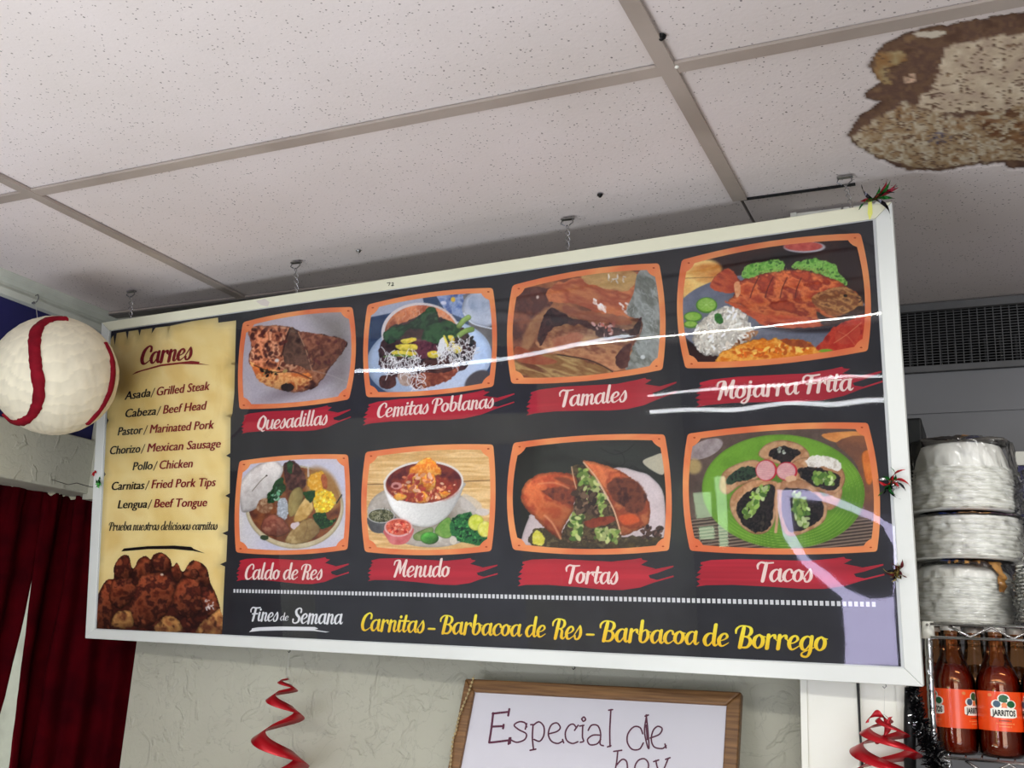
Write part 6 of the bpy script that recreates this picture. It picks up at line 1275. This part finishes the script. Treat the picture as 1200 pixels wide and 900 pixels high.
loose_bag(pt(1190, 560, Y=1.88).x+.062, 1.90, pt(1180, 612, Y=1.8).z+.004, .085, .085, pt(1175, 528, Y=1.82).z-pt(1180, 612, Y=1.8).z, 'empty crinkled plastic bag bulging beside the topmost plate pack', 9, 0)
# navy carton behind
q = pt(1188, 548, Y=2.08); bxo = empty('carton', Vector((q.x+.09, 2.12, zs0)), 'navy carton with a white lid behind the bags at the right edge', 'box')
boxo('body', (q.x, 2.06, zs0-CZ), (q.x+.18, 2.15, q.z-CZ), mat('navy_carton', (28, 24, 92), .5), bxo, .001); boxo('lid', (q.x-.004, 2.056, q.z-CZ), (q.x+.184, 2.154, pt(1188, 532, Y=2.08).z-CZ), pillar_m, bxo, .001)

# ------------------------------------------------------------------ dark tinsel garland by the rack post
R = random.Random(12); m = MB(); m2 = MB(); path = cr([(1066, 800), (1070, 830), (1078, 855), (1088, 880), (1094, 905), (1098, 935)], 10); P = [pt(a[0]+4, a[1], Y=1.692) for a in path]
ge = empty('tinsel_garland', P[0], 'black glittering tinsel garland hanging between the sign and the bottles', 'garland')
for i, c in enumerate(P):
    rr_ = .010+.014*i/len(P)
    for k in range(26):
        d = Vector((R.gauss(0, 1), R.gauss(0, 1), R.gauss(0, 1))); d.normalize(); s_ = Vector((R.gauss(0, 1), R.gauss(0, 1), R.gauss(0, 1))).cross(d); s_.normalize(); a = c+d*.002; b = c+d*rr_*R.uniform(.6, 1.2); w_ = .0011
        mm = m2 if R.random() < .13 else m; mm.add([a+s_*w_, a-s_*w_, b-s_*w_*.8, b+s_*w_*.8], [(0, 1, 2, 3)])
o = m.build('dark_strands', mat('black_tinsel_foil', (16, 15, 18), .25, metal=.4), ge); o['kind'] = 'stuff'; o = m2.build('bright_strands', silverfoil, ge); o['kind'] = 'stuff'
m = MB(); m.tube(P, .0012, 5); m.build('core_wire', black_m, ge)
m = MB()
m.tube([pt(a, b, Y=1.70) for a, b in ((1067, 806), (1066, 850), (1067, 940))], .0085, 10); tag(m.build('cable_bundle', black_m, None, True), 'thick black cable bundle between the white pillar and the tinsel', 'cable')

# ------------------------------------------------------------------ lamps behind the viewer, and glowing shapes added for reflections in the film
def mirror(px_, py_, Y):
    u, v = uv(px_, py_, .0); q = STL+SU*u+SV*v; d = q/np.linalg.norm(q); r = d-2*(d@SN)*SN; s = (Y-q[1])/r[1]; p_ = q+r*s; return Vector((p_[0], p_[1], p_[2]+CZ))
led = mat_emit('led_rope_light', (236, 246, 255), 22); tubem = mat_emit('fluorescent_tube_light', (250, 252, 255), 24)
m = MB(); m.tube([Vector(x) for x in cr([mirror(a_, b_, y_) for a_, b_, y_ in ((415, 434, .8), (460, 433, .6), (500, 430, .45), (550, 424, .2), (600, 418, 0), (700, 400, -.3), (800, 383, -.6), (880, 370, -.8), (940, 357, -.9), (985, 351, -1), (1030, 347, -1))], 6)], .0062, 6)
e = empty('led_rope', mirror(415, 434, .8), 'draped white rope light on the far side of the room', 'lamp'); m.build('glowing_rope', led, e, True)
for pa, pb, Yt, r_ in (((760, 484), (1036, 469), -1.7, .010), ((757, 463), (1036, 441), -1.75, .006)):
    A_, B_ = mirror(*pa, Yt), mirror(*pb, Yt); e = empty('fluorescent_tube', A_, '%s bare fluorescent tube fixed on the far side of the room' % ('lower' if r_ > .008 else 'upper and thinner'), 'lamp'); m = MB(); m.tube([A_, B_], r_, 8); m.build('glass_tube', tubem, e, True)
    m = MB()
    for q_ in (A_, B_): m.tube([q_+Vector((-.015, 0, 0)), q_+Vector((.015, 0, 0))], .016, 10)
    m.build('end_holder', pillar_m, e)
YW = -2.18; arch_glow_m = mat_emit('arch_glow', (206, 200, 240), 18); green_glow_m = mat_emit('green_pane_glow', (200, 236, 190), 12)
def glow_panel(name, poly, mt, par=None):
    P = [mirror(a_, b_, YW) for a_, b_ in poly]; m = MB(); n_ = len(P); m.v = [tuple(p_) for p_ in P]+[(p_[0], YW-.012, p_[2]) for p_ in P]
    from mathutils.geometry import tessellate_polygon
    tri = tessellate_polygon([[Vector((p_[0], p_[2], 0)) for p_ in P]]); m.f = [tuple(t_) for t_ in tri]+[tuple(i+n_ for i in t_)[::-1] for t_ in tri]+[(i, (i+1) % n_, n_+(i+1) % n_, n_+i) for i in range(n_)]; m.m = [0]*len(m.f)
    return m.build(name, mt, par)
glow_root = empty('reflected_glow', mirror(1010, 780, YW)); struct(glow_root)  # glowing shapes added to make the lavender and green reflections
glow_panel('glow_panel', [(911, 574), (940, 574), (967, 578), (1001, 592), (1029, 609), (1046, 618), (1049, 660), (1044, 700), (1046, 640), (1029, 616), (1001, 601), (967, 588), (924, 582), (930, 625), (946, 652), (972, 672), (990, 690), (1018, 701), (1045, 700), (1048, 740), (1052, 780), (990, 777), (988, 735), (986, 700), (962, 680), (940, 659), (918, 628), (911, 596)], arch_glow_m, glow_root)  # emissive outline stands in for a lit archway
for P_ in ([(838, 560), (850, 558), (852, 640), (843, 642)], [(812, 580), (832, 578), (833, 606), (816, 608)], [(776, 561), (800, 559), (800, 572), (776, 574)], [(818, 618), (836, 617), (836, 632), (820, 633)], [(764, 590), (800, 590), (800, 597), (764, 598)]): glow_panel('glow_panel', P_, green_glow_m, glow_root)
# ------------------------------------------------------------------ the room behind the camera, seen only as reflections in the film
for (x0, x1, y, lab) in ((-1.8, .7, -.45, 'long ceiling strip light above the viewer'), (.25, 1.95, -.8, 'shorter ceiling strip light at the right behind the viewer')):
    e = empty('strip_light', W((x0+x1)/2, y, H-.03), lab, 'lamp'); boxo('housing', (x0, y-.045, H-.062), (x1, y+.045, H-.004), pillar_m, e, .003)
